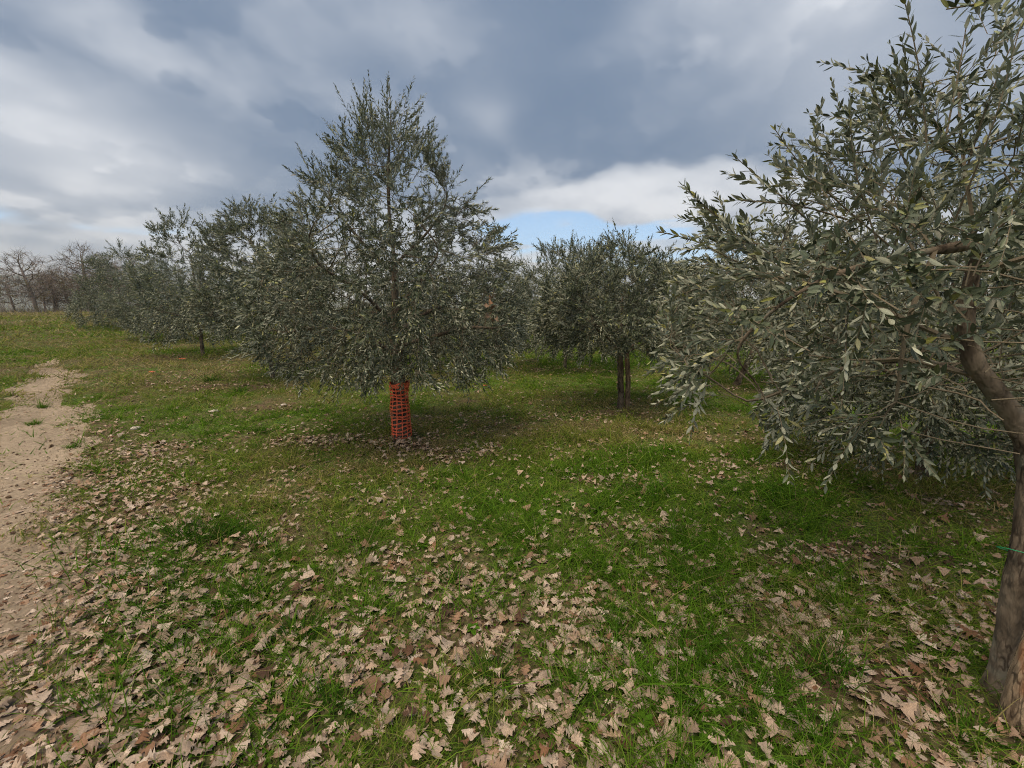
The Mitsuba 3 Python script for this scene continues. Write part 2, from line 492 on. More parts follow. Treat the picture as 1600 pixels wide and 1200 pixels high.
LEAF = {}
for name, ts in (('near', [0, .10, .28, .5, .72, .9, 1.0]), ('mid', [0, .3, .7, 1.0]), ('far', [0, .5, 1.0])):
    vt, ft = [], []
    for i, t in enumerate(ts):
        w = 0.0 if t in (0, 1.0) else min(1.0, (math.sin(math.pi * t ** 0.9) ** 0.85))
        row = len(vt)
        vt += [(t, 0, 0)] if w == 0 else ([(t, -w, 0), (t, 0, 0), (t, w, 0)] if name == 'near' else [(t, -w, 0), (t, w, 0)])
        if i:
            k, p = (3 if name == 'near' else 2), prev
            if pn == 1:
                ft += [(p, row + j, row + j + 1) for j in range(k - 1)]
            elif w == 0:
                ft += [(p + j, row, p + j + 1) for j in range(pn - 1)]
            else:
                for j in range(k - 1):
                    ft += [(p + j, row + j, row + j + 1), (p + j, row + j + 1, p + j + 1)]
        prev, pn = row, (1 if w == 0 else (3 if name == 'near' else 2))
    LEAF[name] = (np.array(vt), np.array(ft))


def blades(kind, base, d, nrm, L, W, curl, fold, tone, light):
    """leaf meshes of one template at base, along d, facing nrm"""
    vt, ft = LEAF[kind]
    side = norm(np.cross(nrm, d))
    t, s = vt[:, 0], vt[:, 1]
    up = (curl[:, None] * (t * t)[None] * L[:, None]) + fold[:, None] * np.abs(s)[None] * W[:, None]
    v = base[:, None] + (t[None, :, None] * L[:, None, None]) * d[:, None] + (s[None, :, None] * W[:, None, None]) * side[:, None] + up[..., None] * nrm[:, None]
    f = ft[None] + (np.arange(len(base)) * len(vt))[:, None, None]
    uv = np.stack([np.floor(tone * 63)[:, None] + 0.5 + 0.46 * s[None], np.floor(light * 63)[:, None] + 0.02 + 0.96 * t[None]], -1)
    return v.reshape(-1, 3), f.reshape(-1, 3), uv.reshape(-1, 2), len(vt)


def leafy(p0, d0, bend, L, spacing, leaf_len, kind, r0, young=0.06):
    """shoots with opposite leaf pairs: (twig mesh, leaf arrays)"""
    S = len(p0)
    ts = np.linspace(0, 1, 5)
    curve = p0[:, None] + L[:, None, None] * (ts[None, :, None] * d0[:, None] + 0.5 * (ts ** 2)[None, :, None] * bend[:, None])
    tw = tubes3(curve, r0 * (1.15 - 0.85 * ts)[None] * np.ones((S, 1)))
    n = np.maximum(3, (L / spacing).astype(int))
    sh = np.repeat(np.arange(S), n)
    k = np.arange(len(sh)) - np.repeat(np.concatenate([[0], np.cumsum(n)[:-1]]), n)
    t = (k + 0.6 + rng.uniform(-.3, .3, len(k))) / n[sh]
    t = np.clip(0.08 + 0.92 * t, 0, 1)
    P = p0[sh] + L[sh, None] * (t[:, None] * d0[sh] + 0.5 * (t ** 2)[:, None] * bend[sh])
    tan = norm(d0[sh] + t[:, None] * bend[sh])
    a, b = frames(tan)
    phi = (k % 2) * np.pi / 2 + rng.uniform(0, np.pi, S)[sh] + rng.normal(0, .35, len(k))
    out = []
    for sgn in (0, np.pi):
        rad = np.cos(phi + sgn)[:, None] * a + np.sin(phi + sgn)[:, None] * b
        ang = np.radians(np.clip(rng.normal(50, 13, len(k)) - 22 * t, 12, 85))
        d = norm(np.cos(ang)[:, None] * tan + np.sin(ang)[:, None] * rad + rng.normal(0, .12, (len(k), 3)))
        nr = np.sin(ang)[:, None] * tan - np.cos(ang)[:, None] * rad + [0, 0, .35] + rng.normal(0, .35, (len(k), 3))
        nr = norm(nr - d * (nr * d).sum(1, keepdims=True))
        ll = leaf_len * np.clip(rng.normal(1, .17, len(k)), .55, 1.4) * (1 - 0.45 * sstep(.75, 1, t)) * (0.75 + 0.25 * sstep(0, .15, t))
        ww = ll * rng.uniform(.105, .150, len(k))
        yg = rng.random(len(k)) < young * (0.4 + 1.6 * t)
        tone = np.where(yg, rng.uniform(.6, .98, len(k)), rng.uniform(0, .52, len(k)))
        keep = rng.random(len(k)) > 0.12
        out.append([q[keep] for q in (P + rad * r0, d, nr, ll, ww, rng.normal(.02, .13, len(k)), rng.uniform(0.0, .5, len(k)), tone, rng.random(len(k)))])
    return tw, [np.concatenate(z) for z in zip(*out)]


def olive(label, x, y, profile, trunk, limbs=(), shoots=1000, leaf_len=.055, spacing=.019, kind='mid', r_base=.07, seed=1, n_att=1100, hang=0.5, cx=0.0, cy=0.0,
          shoot_len=(.16, .36), gaps=.36, flare=.55, limb_cap=.05, upright=1.0, wide=1.0, open_side=None, extra=(), sep=0, step=.09, young=.06, clip=None, trunk_sides=18, group=None):
    """one olive tree. profile: (height above ground, crown radius) pairs; trunk and limbs: polylines from the ground at (x, y)"""
    global rng
    rng = np.random.default_rng(seed)
    key = numbered('olive_tree')
    tag(key, label, 'olive tree', group)
    z0 = float(height(np.array([x]), np.array([y]))[0])
    o = np.array([x, y, z0])
    pz, prr = np.array(profile).T
    # attraction points fill the crown, thicker towards its skin, in clumps
    m = n_att * 4
    zz = rng.uniform(pz[0], pz[-1], m)
    rr = np.interp(zz, pz, prr)
    ok = rng.random(m) < (rr / prr.max()) ** 1.5 + .05
    zz, rr = zz[ok], rr[ok]
    th = rng.uniform(0, 2 * np.pi, len(zz))
    ra = rr * rng.random(len(zz)) ** 0.40 * (0.82 + 0.36 * meshkit.noise(np.stack([np.cos(th) * 1.5, np.sin(th) * 1.5, zz * 1.3 + seed], -1), seed))
    A = np.stack([x + cx + ra * np.cos(th), y + cy + ra * np.sin(th), z0 + zz], -1)
    keep = meshkit.noise(A * 1.9 + seed * 3.7, seed) > gaps
    if clip is not None:
        keep &= clip(A)
    A = A[keep][:n_att]
    lines = [(None, [o + q for q in np.array(trunk, float)])] + [(0, [o + q for q in np.array(l, float)]) for l in limbs]
    lines[0][1].insert(0, o + [0, 0, -0.06])
    pos, par = colonize(lines, A, step, .75, step * 1.5, 70)
    rad, chains = skeleton(pos, par, r_base, .0022)
    # wood: trunk, limbs (each its own part), and the fine twigs together
    thin = []
    n_limb = 0
    for ci, (c, joined) in enumerate(chains):
        p, r = pos[c].copy(), rad[c].copy()
        if joined:
            r[0] = min(r[0], r[1] * 1.25) if len(r) > 1 else r[0]
        if ci:
            r = limb_cap * np.tanh(r / limb_cap)
        if len(p) > 2:
            p[1:-1] = 0.25 * p[:-2] + 0.5 * p[1:-1] + 0.25 * p[2:]
        if ci == 0:
            q = resample(p, .03)
            s = np.linspace(0, 1, len(p))
            rq = np.interp(np.linspace(0, 1, len(q)), s, r)
            hgt = q[:, 2] - z0
            rq = rq * (1 + flare * np.exp(-np.maximum(hgt, 0) / .07))
            v, f = tube(q, rq, trunk_sides)
            ax = np.repeat(q, trunk_sides, 0)
            dv = v[:len(ax)] - ax
            bn = meshkit.fbm(np.stack([v[:len(ax), 0] * 16, v[:len(ax), 1] * 16, v[:len(ax), 2] * 5], -1), 3, seed)
            v[:len(ax)] = ax + dv * (1 + .62 * (bn - .5) + .5 * np.clip(meshkit.noise(v[:len(ax)] * [9, 9, 6] + 40) - .72, 0, 1))[:, None]
            put(key + '__trunk', (v, f), 'm_bark', smooth=True)
        elif r[0] > .011 and len(c) > 4 and n_limb < 14:
            k = key + '__limb' + ('' if n_limb == 0 else f'_{n_limb:03d}')
            n_limb += 1
            q = resample(p, .05)
            rq = np.interp(np.linspace(0, 1, len(q)), np.linspace(0, 1, len(p)), r)
            put(k, tube(q, rq, 8), 'm_bark', smooth=True)
        else:
            thin.append(tube(p, r, 4 if kind != 'far' else 3, cap=False))
    # leafy shoots on the thin wood
    cand = np.nonzero((rad < .0085) & (np.arange(len(pos)) > 3))[0]
    crown_c = o + [cx, cy, 0]
    hz = (pos[cand, 2] - z0)
    rel = np.linalg.norm(pos[cand, :2] - crown_c[:2], axis=1) / np.maximum(np.interp(hz, pz, prr), .1)
    wgt = (0.25 + np.clip(rel, 0, 1.2) ** 2) * (rad[cand] < .006) + .15
    pick = rng.choice(cand, shoots, p=wgt / wgt.sum())
    P = pos[pick] + rng.normal(0, .02, (shoots, 3))
    tang = norm(pos[pick] - pos[np.maximum(par[pick], 0)] + 1e-6)
    outw = P - crown_c
    outw[:, 2] = 0
    outw = norm(outw)
    rz = (P[:, 2] - z0 - pz[0]) / (pz[-1] - pz[0])
    upv = np.zeros((shoots, 3))
    upv[:, 2] = np.interp(rz, [0, .18, .45, .75, 1], [-.9 * hang, -.4 * hang, .12, .6 * upright, 1.2 * upright])
    d0 = norm(.75 * tang + .55 * outw * (1.15 - rz)[:, None] + upv + rng.normal(0, .42, (shoots, 3)))
    bend = np.zeros((shoots, 3))
    bend[:, 2] = np.interp(rz, [0, .3, .6, 1], [-.7 * hang - .1, -.35, .0, .35]) + rng.normal(0, .15, shoots)
    bend[:, :2] = rng.normal(0, .15, (shoots, 2))
    L = rng.uniform(*shoot_len, shoots) * (0.8 + 0.4 * upright * sstep(.6, 1, rz))
    if clip is not None:
        ok = clip(P + d0 * L[:, None])
        P, d0, bend, L = P[ok], d0[ok], bend[ok], L[ok]
    if open_side is not None:
        ok = open_side(P + .5 * d0 * L[:, None])
        P, d0, bend, L = P[ok], d0[ok], bend[ok], L[ok]
    tw, lf = leafy(P, d0, bend, L, spacing, leaf_len, kind, .0016 if kind == 'near' else .002, young)
    lf[4] = lf[4] * wide
    thin.append(tw)
    for ex in extra:  # single long shoots that stand out of the crown
        q = resample([o + np.array(e, float) for e in ex], .05)
        thin.append(tube(q, np.linspace(.004, .0016, len(q)), 4))
        dd = np.gradient(q, axis=0)
        a0 = max(1, int(len(q) * .25))
        segs = np.arange(a0, len(q) - 1)
        sl = np.linalg.norm(dd[segs], axis=1) * 1.0
        tw, l2 = leafy(q[segs], norm(dd[segs]), 0 * q[segs], np.maximum(sl, .02), spacing * .95, leaf_len, kind, .0012, young * 2)
        lf = [np.concatenate(z) for z in zip(lf, l2)]
    put(key + '__twigs', join(thin), 'm_twig', kind='stuff')
    if sep:  # the leaves that show largest are parts of their own
        px, py, dz = project(lf[0] + lf[1] * lf[3][:, None] * .5)
        inside = (px > 5) & (px < 1595) & (py > 5) & (py < 1195) & (dz > .3)
        size = np.where(inside, lf[3] / np.maximum(dz, .1), 0) * (0.4 + np.abs((lf[2] * norm(EYE - lf[0])).sum(1)))
        big = np.argsort(-size)[:sep]
        for i, b in enumerate(big):
            v, f, uv, _ = blades(kind, *[q[b:b + 1] for q in lf])
            put(key + '__leaf' + ('' if i == 0 else f'_{i:03d}'), (v, f), 'm_olive', smooth=True, uv=uv)
        mask = np.ones(len(lf[0]), bool)
        mask[big] = False
        lf = [q[mask] for q in lf]
    v, f, uv, _ = blades(kind, *lf)
    put(key + '__crown', (v, f), 'm_olive', smooth=kind == 'near', uv=uv, kind='stuff')
    return key, o


exec_time_mark = 0
# the tree nearest the camera at the right edge
NX, NY = 2.035, 1.62


def gap_axis(P):
    """distance to a sight line through a thin place low in the left side of the near crown"""
    a, b = np.array([.75, 1.4, 1.36]), np.array([1.3, 2.6, 1.2])
    t = np.clip((P - a) @ (b - a) / ((b - a) @ (b - a)), 0, 1)
    return np.linalg.norm(P - a - t[:, None] * (b - a), axis=1)


near_key, near_o = olive(
    'near olive tree filling the right edge, leaning forked trunk and long shoots against the sky', NX, NY,
    [(1.06, .6), (1.18, 1.0), (1.34, 1.22), (1.6, 1.26), (1.85, 1.04), (2.1, .72), (2.35, .44), (2.6, .26), (2.85, .12)],
    [(0, 0, 0), (.02, .04, .66), (.05, .08, .94), (.02, .10, 1.07), (-.15, .12, 1.27), (-.29, .14, 1.43), (-.27, .15, 1.55), (-.24, .16, 1.69), (-.26, .16, 1.84), (-.30, .18, 1.98), (-.32, .23, 2.2), (-.3, .3, 2.45)],
    [[(-.29, .14, 1.43), (-.32, .18, 1.52), (-.32, .21, 1.62), (-.32, .26, 1.70), (-.34, .33, 1.81), (-.46, .38, 1.97)],
     [(-.24, .16, 1.69), (-.24, .08, 1.72), (-.17, .03, 1.75), (-.02, -.02, 1.83), (.3, -.05, 2.0)],
     [(-.25, .16, 1.76), (-.30, .06, 1.80), (-.42, -.03, 1.79), (-.53, -.07, 1.77), (-.65, -.12, 1.75), (-.79, -.12, 1.74), (-.98, -.10, 1.68), (-1.11, -.07, 1.61), (-1.20, -.02, 1.48), (-1.29, .03, 1.34)],
     [(-.65, -.12, 1.75), (-.72, -.14, 1.66), (-.76, -.16, 1.58), (-.77, -.16, 1.43), (-.72, -.14, 1.25), (-.73, -.12, 1.18)],
     [(-.16, .12, 1.27), (-.34, .23, 1.36), (-.42, .33, 1.37), (-.59, .38, 1.28), (-.9, .5, 1.1)],
     [(-.05, .1, 1.15), (.1, .4, 1.25), (.2, .8, 1.3), (.2, 1.2, 1.2)],
     [(-.29, .14, 1.43), (-.4, .5, 1.6), (-.6, .9, 1.75)]],
    shoots=1750, leaf_len=.039, spacing=.0175, kind='near', r_base=.042, flare=.30, limb_cap=.0115, seed=31, n_att=1250, hang=.3, wide=1.2, open_side=lambda P: ~((P[:, 0] > 1.25) & (P[:, 1] < 1.62) & (P[:, 2] < 1.75) & (P[:, 2] > 1.0)) & ~((P[:, 0] > 1.1) & (P[:, 1] < 1.65) & (P[:, 2] < 1.02)) & (gap_axis(P) > .15), cx=-.22, cy=.42, gaps=.38, sep=300, step=.075,
    clip=lambda P: (P[:, 1] > 1.02) & (P[:, 2] > .93) & (np.hypot(P[:, 0], P[:, 1]) > 1.45) & (P[:, 0] - .30 * P[:, 1] > 0.02), young=.07,
    extra=[[(-.65, -.02, 2.06), (-.70, -.02, 2.27), (-.76, -.02, 2.44), (-.81, -.02, 2.55)], [(-.69, -.12, 2.1), (-.68, -.12, 2.28), (-.68, -.12, 2.41)],
           [(-.3, -.2, 2.5), (-.58, -.32, 2.46), (-.78, -.37, 2.34), (-.91, -.42, 2.28), (-1.03, -.45, 2.25)], [(-.6, .15, 1.8), (-.79, .18, 1.96), (-.95, .18, 2.09), (-1.06, .18, 2.22)],
           [(-.7, .28, 1.8), (-.88, .28, 1.95), (-1.04, .28, 2.07), (-1.16, .28, 2.16)], [(-.85, .28, 1.7), (-1.05, .28, 1.83), (-1.24, .28, 1.95), (-1.35, .28, 2.05)],
           [(-.9, .28, 1.68), (-1.12, .28, 1.75), (-1.28, .28, 1.84), (-1.44, .28, 1.87)], [(-.6, .0, 1.9), (-.76, -.02, 2.1), (-.84, -.02, 2.22), (-.87, -.02, 2.28)],
           [(-.7, .08, 1.8), (-.80, .08, 2.0), (-.84, .08, 2.13), (-.86, .08, 2.25)], [(-.6, -.1, 1.85), (-.64, -.22, 2.11), (-.63, -.22, 2.26), (-.62, -.22, 2.34)],
           [(-.75, .18, 1.9), (-.96, .18, 1.96), (-1.06, .18, 1.96), (-1.16, .18, 1.97)], [(-.5, 0, 2.0), (-.55, -.1, 2.25), (-.5, -.12, 2.45)]])

# the tree with the orange net, in the middle of the picture
MX, MY = -1.34, 5.21
main_key, main_o = olive(
    'full cone shaped olive tree with orange net round its trunk', MX, MY,
    [(.78, .9), (.98, 1.42), (1.4, 1.56), (1.9, 1.45), (2.35, 1.18), (2.7, .90), (3.0, .62), (3.3, .36), (3.62, .14)],
    [(0, 0, 0), (.0, .01, .9), (-.02, .02, 1.5), (.03, .0, 1.95), (-.03, .03, 2.5), (-.02, .02, 3.0), (.03, 0, 3.4)],
    [[(-.01, 0, 1.0), (-.35, -.15, 1.25), (-.8, -.3, 1.35), (-1.15, -.4, 1.25)], [(0, 0, 1.1), (.4, -.1, 1.2), (.9, -.25, 1.35), (1.2, -.3, 1.3)],
     [(0, 0, 1.3), (-.25, -.3, 1.7), (-.6, -.6, 1.95)], [(0, 0, 1.45), (.3, -.35, 1.75), (.65, -.6, 2.1)], [(0, 0, 1.25), (.3, .5, 1.5), (.6, 1.0, 1.6)],
     [(0, 0, 1.2), (-.3, .5, 1.45), (-.7, .9, 1.5)], [(-.02, 0, 1.9), (-.4, .1, 2.3), (-.7, .1, 2.7)], [(0, 0, 2.0), (.4, .15, 2.4), (.65, .1, 2.75)]],
    shoots=4700, leaf_len=.046, spacing=.0175, kind='mid', r_base=.082, seed=14, n_att=2600, hang=.5, gaps=.33, step=.085, young=.05,
    extra=[[(.03, 0, 3.4), (.05, 0, 3.65), (.03, 0, 3.92)], [(-.1, .0, 3.1), (-.22, 0, 3.38), (-.24, 0, 3.6)], [(.25, 0, 2.9), (.42, 0, 3.15), (.50, 0, 3.45)], [(-.6, 0, 2.6), (-.85, 0, 2.95), (-.98, 0, 3.28)],
           [(.7, 0, 2.5), (.9, 0, 2.75), (1.1, 0, 2.93)], [(.9, -.1, 2.2), (1.1, -.1, 2.35), (1.3, -.1, 2.42)]])

dome = lambda h, R, b=.55: [(b, R * .72), (b + .25, R * .95), (b + .12 * (h - b) + .35, R), (b + .55 * (h - b), R * .92), (b + .75 * (h - b), R * .68), (b + .9 * (h - b), R * .38), (h, R * .12)]


def stock(h, lean=(0, 0), f=.3):
    lx, ly = lean
    return [(0, 0, 0), (lx * .5, ly * .5, .35), (lx, ly, .85), (lx * 1.1, ly * 1.1, 1.2), (lx * 1.2, ly * 1.2, h * .7)]


def arms(seed, h, R, lean=(0, 0), n=5):
    q = np.random.default_rng(seed)
    out = []
    for i in range(n):
        a = i * 2 * np.pi / n + q.uniform(-.4, .4)
        c, s = np.cos(a), np.sin(a)
        z = q.uniform(.75, 1.05)
        out.append([(lean[0], lean[1], z), (lean[0] + .35 * R * c, lean[1] + .35 * R * s, z + .3), (lean[0] + .7 * R * c, lean[1] + .7 * R * s, z + .45)])
    return out


GR = 'olive trees of the rows behind'
# label, x, y, height, crown radius, shoots, kind, lean, lowest foliage, leaf length, gaps
ROWS = [
    ('olive tree just behind and left of the netted tree', -5.03, 9.32, 3.5, 1.32, 1900, 'mid', (-.05, 0), 1.0, .060, .38),
    ('olive tree with a weathered post tied beside its dark trunk, right of the netted tree', 1.74, 6.99, 2.55, 1.32, 2400, 'mid', (-.04, 0), .95, .050, .32),
    ('olive tree on a slanting black trunk, seen through the gap beside the near foliage', 4.45, 8.8, 2.9, 1.45, 1700, 'mid', (.42, .1), .62, .053, .33),
    ('broad bushy olive tree behind the tree with the post, taller feathery top', 1.35, 11.4, 3.15, 1.75, 2200, 'mid', (.05, 0), .42, .058, .32),
    ('tall sparse olive tree in the left row with feathery shoots standing above its neighbours', -9.0, 13.0, 4.1, 1.42, 1300, 'mid', (0, 0), .45, .074, .40),
    ('low dense olive tree in the left row behind the tall sparse one', -12.4, 16.4, 2.7, 1.7, 1600, 'far', (0, 0), .35, .075, .30),
    ('rounded dark olive tree at the far left end of the row beside the bare trees', -17.3, 20.6, 3.55, 2.0, 2600, 'far', (0, 0), .12, .080, .22),
    ('olive tree mostly hidden straight behind the netted tree', -1.9, 11.0, 3.0, 1.6, 1000, 'mid', (0, 0), .45, .058, .32),
    ('olive tree in shade behind the netted tree, left of its trunk', -5.6, 15.0, 3.3, 1.8, 900, 'far', (0, 0), .4, .07, .30),
    ('distant olive tree glimpsed through the left row of foliage', -9.4, 19.0, 3.3, 1.9, 800, 'far', (0, 0), .35, .08, .30),
    ('distant olive tree far behind, between the left row and the netted tree', -13.5, 23.5, 3.4, 2.1, 800, 'far', (0, 0), .3, .09, .30),
    ('distant olive tree right behind the netted tree crown', -2.4, 16.0, 3.2, 1.9, 900, 'far', (0, 0), .35, .075, .30),
    ('distant pale olive tree in the gap right of the netted tree', .9, 18.0, 3.4, 2.1, 900, 'far', (0, 0), .3, .08, .30),
    ('olive tree behind the near foliage at right, its crown low over the grass', 7.5, 10.6, 3.3, 1.8, 1100, 'far', (0, 0), .4, .066, .32),
    ('olive tree standing behind the slanting trunk', 4.4, 14.4, 3.3, 1.9, 1000, 'far', (0, 0), .35, .07, .30),
    ('olive tree at the far right behind the near foliage', 10.9, 12.3, 3.4, 2.0, 900, 'far', (0, 0), .4, .072, .30),
    ('distant olive tree of the back row right of the slanting trunk', 8.2, 17.5, 3.4, 2.1, 800, 'far', (0, 0), .3, .08, .30),
    ('distant olive tree of the back row left of the slanting trunk', 4.6, 21.5, 3.5, 2.2, 800, 'far', (0, 0), .3, .09, .30),
    ('farthest olive tree of the back row near the picture middle', -.6, 24.0, 3.6, 2.3, 800, 'far', (0, 0), .3, .095, .30),
    ('dark dense olive tree right behind the crown of the near tree', 3.8, 3.95, 2.6, 1.35, 2400, 'mid', (0, 0), .42, .052, .28),
]
row_keys = []
for i, (lab, x, y, h, R, ns, kind, lean, b, ll, gp) in enumerate(ROWS):
    row_keys.append(olive(lab, x, y, dome(h, R, b), stock(h, lean), arms(100 + i, h, R, lean), shoots=int(ns * 1.5), leaf_len=ll * (1.0 if kind == 'mid' else .85), wide=1.12, upright=.9 if 'sparse' in lab or 'feathery' in lab else .45, spacing=.38 * ll if kind == 'mid' else .024 * ll / .06, kind=kind,
                          flare=.25, r_base=.043 + .006 * (i % 3), seed=200 + i, n_att=1000 if kind == 'mid' else 520, hang=.35 if b > .75 else .85, cx=lean[0] * .8, cy=lean[1] * .8, gaps=gp, step=.10 if kind == 'mid' else .14,
                          shoot_len=(.16, .38) if kind == 'mid' else (.22, .5), trunk_sides=14 if kind == 'mid' else 8, group=GR if kind == 'far' else None))

# ------------------------------------------------------------------ bare winter trees on the crest at the left
def bare_tree(label, x, y, h, R, seed, r_base, n_att=800, bole=.25, lean=0.0):
    global rng
    rng = np.random.default_rng(seed)
    key = numbered('bare_tree')
    tag(key, label, 'bare tree', 'bare trees on the crest')
    z0 = float(height(np.array([x]), np.array([y]))[0])
    o = np.array([x, y, z0])
    zz = rng.uniform(bole * h, h, n_att * 2)
    t = (zz / h - bole) / (1 - bole)
    rr = R * np.clip(1.25 * np.sin(np.pi * (0.16 + 0.82 * t)), .05, 1) * rng.random(len(zz)) ** .45
    th = rng.uniform(0, 2 * np.pi, len(zz))
    A = np.stack([x + lean * zz + rr * np.cos(th), y + rr * np.sin(th), z0 + zz], -1)[:n_att]
    tr = [o + [0, 0, -.1], o + [lean * .3 * h * .5, 0, h * .2], o + [lean * h * .45 + rng.normal(0, .15), rng.normal(0, .15), h * .5], o + [lean * h * .7 + rng.normal(0, .2), 0, h * .72]]
    pos, par = colonize([(None, tr)], A, .22, 1.5, .30, 60, (0, 0, .12))
    rad, chains = skeleton(pos, par, r_base, .011)
    thin, nl = [], 0
    for ci, (c, j) in enumerate(chains):
        p, r = pos[c], rad[c].copy()
        if j and len(r) > 1:
            r[0] = min(r[0], 1.25 * r[1])
        if ci == 0:
            r[:2] *= 1.25
            put(key + '__trunk', tube(p, r, 8), 'm_bare', smooth=True)
        elif r[0] > .035 and nl < 10:
            put(key + '__limb' + ('' if nl == 0 else f'_{nl:03d}'), tube(p, r, 6), 'm_bare', smooth=True)
            nl += 1
        else:
            thin.append(tube(p, r, 3, cap=False))
    # fine spray of twigs
    tips = np.nonzero(rad < .03)[0]
    NS = int(120 * R * h)
    pk = rng.choice(tips, NS)
    d0 = norm(norm(pos[pk] - pos[np.maximum(par[pk], 0)] + 1e-6) + rng.normal(0, .6, (NS, 3)) + [0, 0, .25])
    L = rng.uniform(.25, .8, NS)
    ts = np.linspace(0, 1, 3)
    cv = pos[pk][:, None] + L[:, None, None] * ts[None, :, None] * d0[:, None]
    cv[:, 1] += rng.normal(0, .05, (NS, 3))
    thin.append(tubes3(cv, .009 * (1.2 - .8 * ts)[None] * np.ones((NS, 1))))
    put(key + '__crown', join(thin), 'm_bare', kind='stuff')


BARE = [('bare tree with a wide open crown at the left of the crest group', 44, -46.3, 5.9, 2.5, .16, -.10), ('slim bare tree second from the left on the crest', 46, -45.2, 4.6, 1.5, .11, .06),
        ('dark slanting bare tree left of the tallest one', 45, -44.1, 4.7, 1.7, .12, -.12), ('tallest bare tree of the crest group with a forked ochre trunk', 43, -42.9, 6.6, 2.5, .20, .0),
        ('thin bare tree right behind the tallest one', 48, -42.4, 5.0, 1.5, .10, .05), ('bare tree with an ivy dark foot right of the tallest one', 43, -41.7, 5.8, 2.3, .19, .04),
        ('narrow bare tree between the ivied tree and the olive row', 47, -40.8, 5.3, 1.6, .12, .0), ('bare tree half hidden behind the last olive tree', 44, -39.4, 6.4, 2.0, .15, -.02),
        ('bare sapling at the very left edge of the picture', 40, -49.0, 4.0, 1.5, .10, .05), ('short leaning bare tree low in the crest group', 50, -45.0, 4.6, 1.6, .12, -.1),
        ('thin grey pole of a tree between the first two bare trees', 49, -45.8, 5.2, 1.2, .08, .03), ('thin tree stem left of the tallest bare tree', 47, -43.5, 4.9, 1.2, .08, -.05), ('thin tree stem right of the ivied bare tree', 48, -41.2, 5.0, 1.2, .08, .06), ('small bare tree among thicket near the left picture edge', 46, -47.6, 3.9, 1.5, .09, -.04)]
for i, (lab, r, az, h, R, rb, ln) in enumerate(BARE):
    a = math.radians(az)
    r *= 1.42
    bare_tree(lab, r * math.sin(a), r * math.cos(a), h, R, 400 + i, rb, lean=ln)

# brown thicket under the bare trees
rng = np.random.default_rng(77)
n = 6500
az = np.radians(rng.uniform(-62, -36, n))
r = rng.uniform(60, 74, n)
P = np.stack([r * np.sin(az), r * np.cos(az), 0 * r], -1)
P[:, 2] = height(P[:, 0], P[:, 1])
Hh = rng.uniform(.4, 1.7, n) * (0.5 + 1.0 * fb(P[:, 0], P[:, 1], .25, 61, 3))
d = norm(rng.normal(0, .35, (n, 3)) + [0, 0, 1])
ts = np.linspace(0, 1, 4)
cv = P[:, None] + Hh[:, None, None] * ts[None, :, None] * d[:, None] + (ts ** 2)[None, :, None] * rng.normal(0, .35, (n, 1, 3)) * Hh[:, None, None]
put('thicket', tubes3(cv, .010 * (1.2 - .8 * ts)[None] * np.ones((n, 1))), 'm_bare', label='brown leafless thicket under the bare trees on the crest', cat='thicket', kind='stuff')
# ------------------------------------------------------------------ grass
def scatter(r0, r1, dens, half=60):
    area = math.radians(2 * half) / 2 * (r1 * r1 - r0 * r0)
    m = int(area * dens)
    r = np.sqrt(rng.uniform(r0 * r0, r1 * r1, m))
    a = np.radians(rng.uniform(-half, half, m))
    return r * np.sin(a), r * np.cos(a)


def ground_z(x, y):
    z = height(x, y)
    pm = path_mask(x, y)
    return np.where(pm > -.25, np.maximum(z, z + 0.004 + 0.022 * np.clip(pm + .02, -.3, .25)), z)


def grass_blades(P, d, h, w, droop, tone, light, seg):
    """ribbons that rise along d and bend over"""
    side = norm(np.cross(d, rng.normal(0, 1, d.shape)))
    fall = norm(d * [1, 1, 0] + rng.normal(0, .3, d.shape) * [1, 1, 0] + 1e-6)
    t = np.linspace(0, 1, seg + 1)
    c = P[:, None] + h[:, None, None] * (t[None, :, None] * d[:, None] + (t ** 2)[None, :, None] * droop[:, None, None] * (fall[:, None] * .8 - [0, 0, .45]))
    wd = w[:, None] * np.clip(1.0 - t ** 1.6, 0, 1)[None]
    lf = c[:, :-1] - side[:, None] * wd[:, :-1, None]
    rt = c[:, :-1] + side[:, None] * wd[:, :-1, None]
    v = np.concatenate([np.stack([lf, rt], 2).reshape(len(P), -1, 3), c[:, -1:]], 1)
    f = []
    for k in range(seg - 1):
        f += [(2 * k, 2 * k + 1, 2 * k + 3), (2 * k, 2 * k + 3, 2 * k + 2)]
    f.append((2 * seg - 2, 2 * seg - 1, 2 * seg))
    f = np.array(f)[None] + (np.arange(len(P)) * (2 * seg + 1))[:, None, None]
    tt = np.concatenate([np.repeat(t[:-1], 2), [1.0]])
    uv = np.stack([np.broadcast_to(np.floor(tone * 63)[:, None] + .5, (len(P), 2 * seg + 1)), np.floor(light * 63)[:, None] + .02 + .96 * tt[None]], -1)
    return v.reshape(-1, 3), f.reshape(-1, 3), uv.reshape(-1, 2)


def join_uv(parts):
    return join([(p[0], p[1]) for p in parts]), np.vstack([p[2] for p in parts])


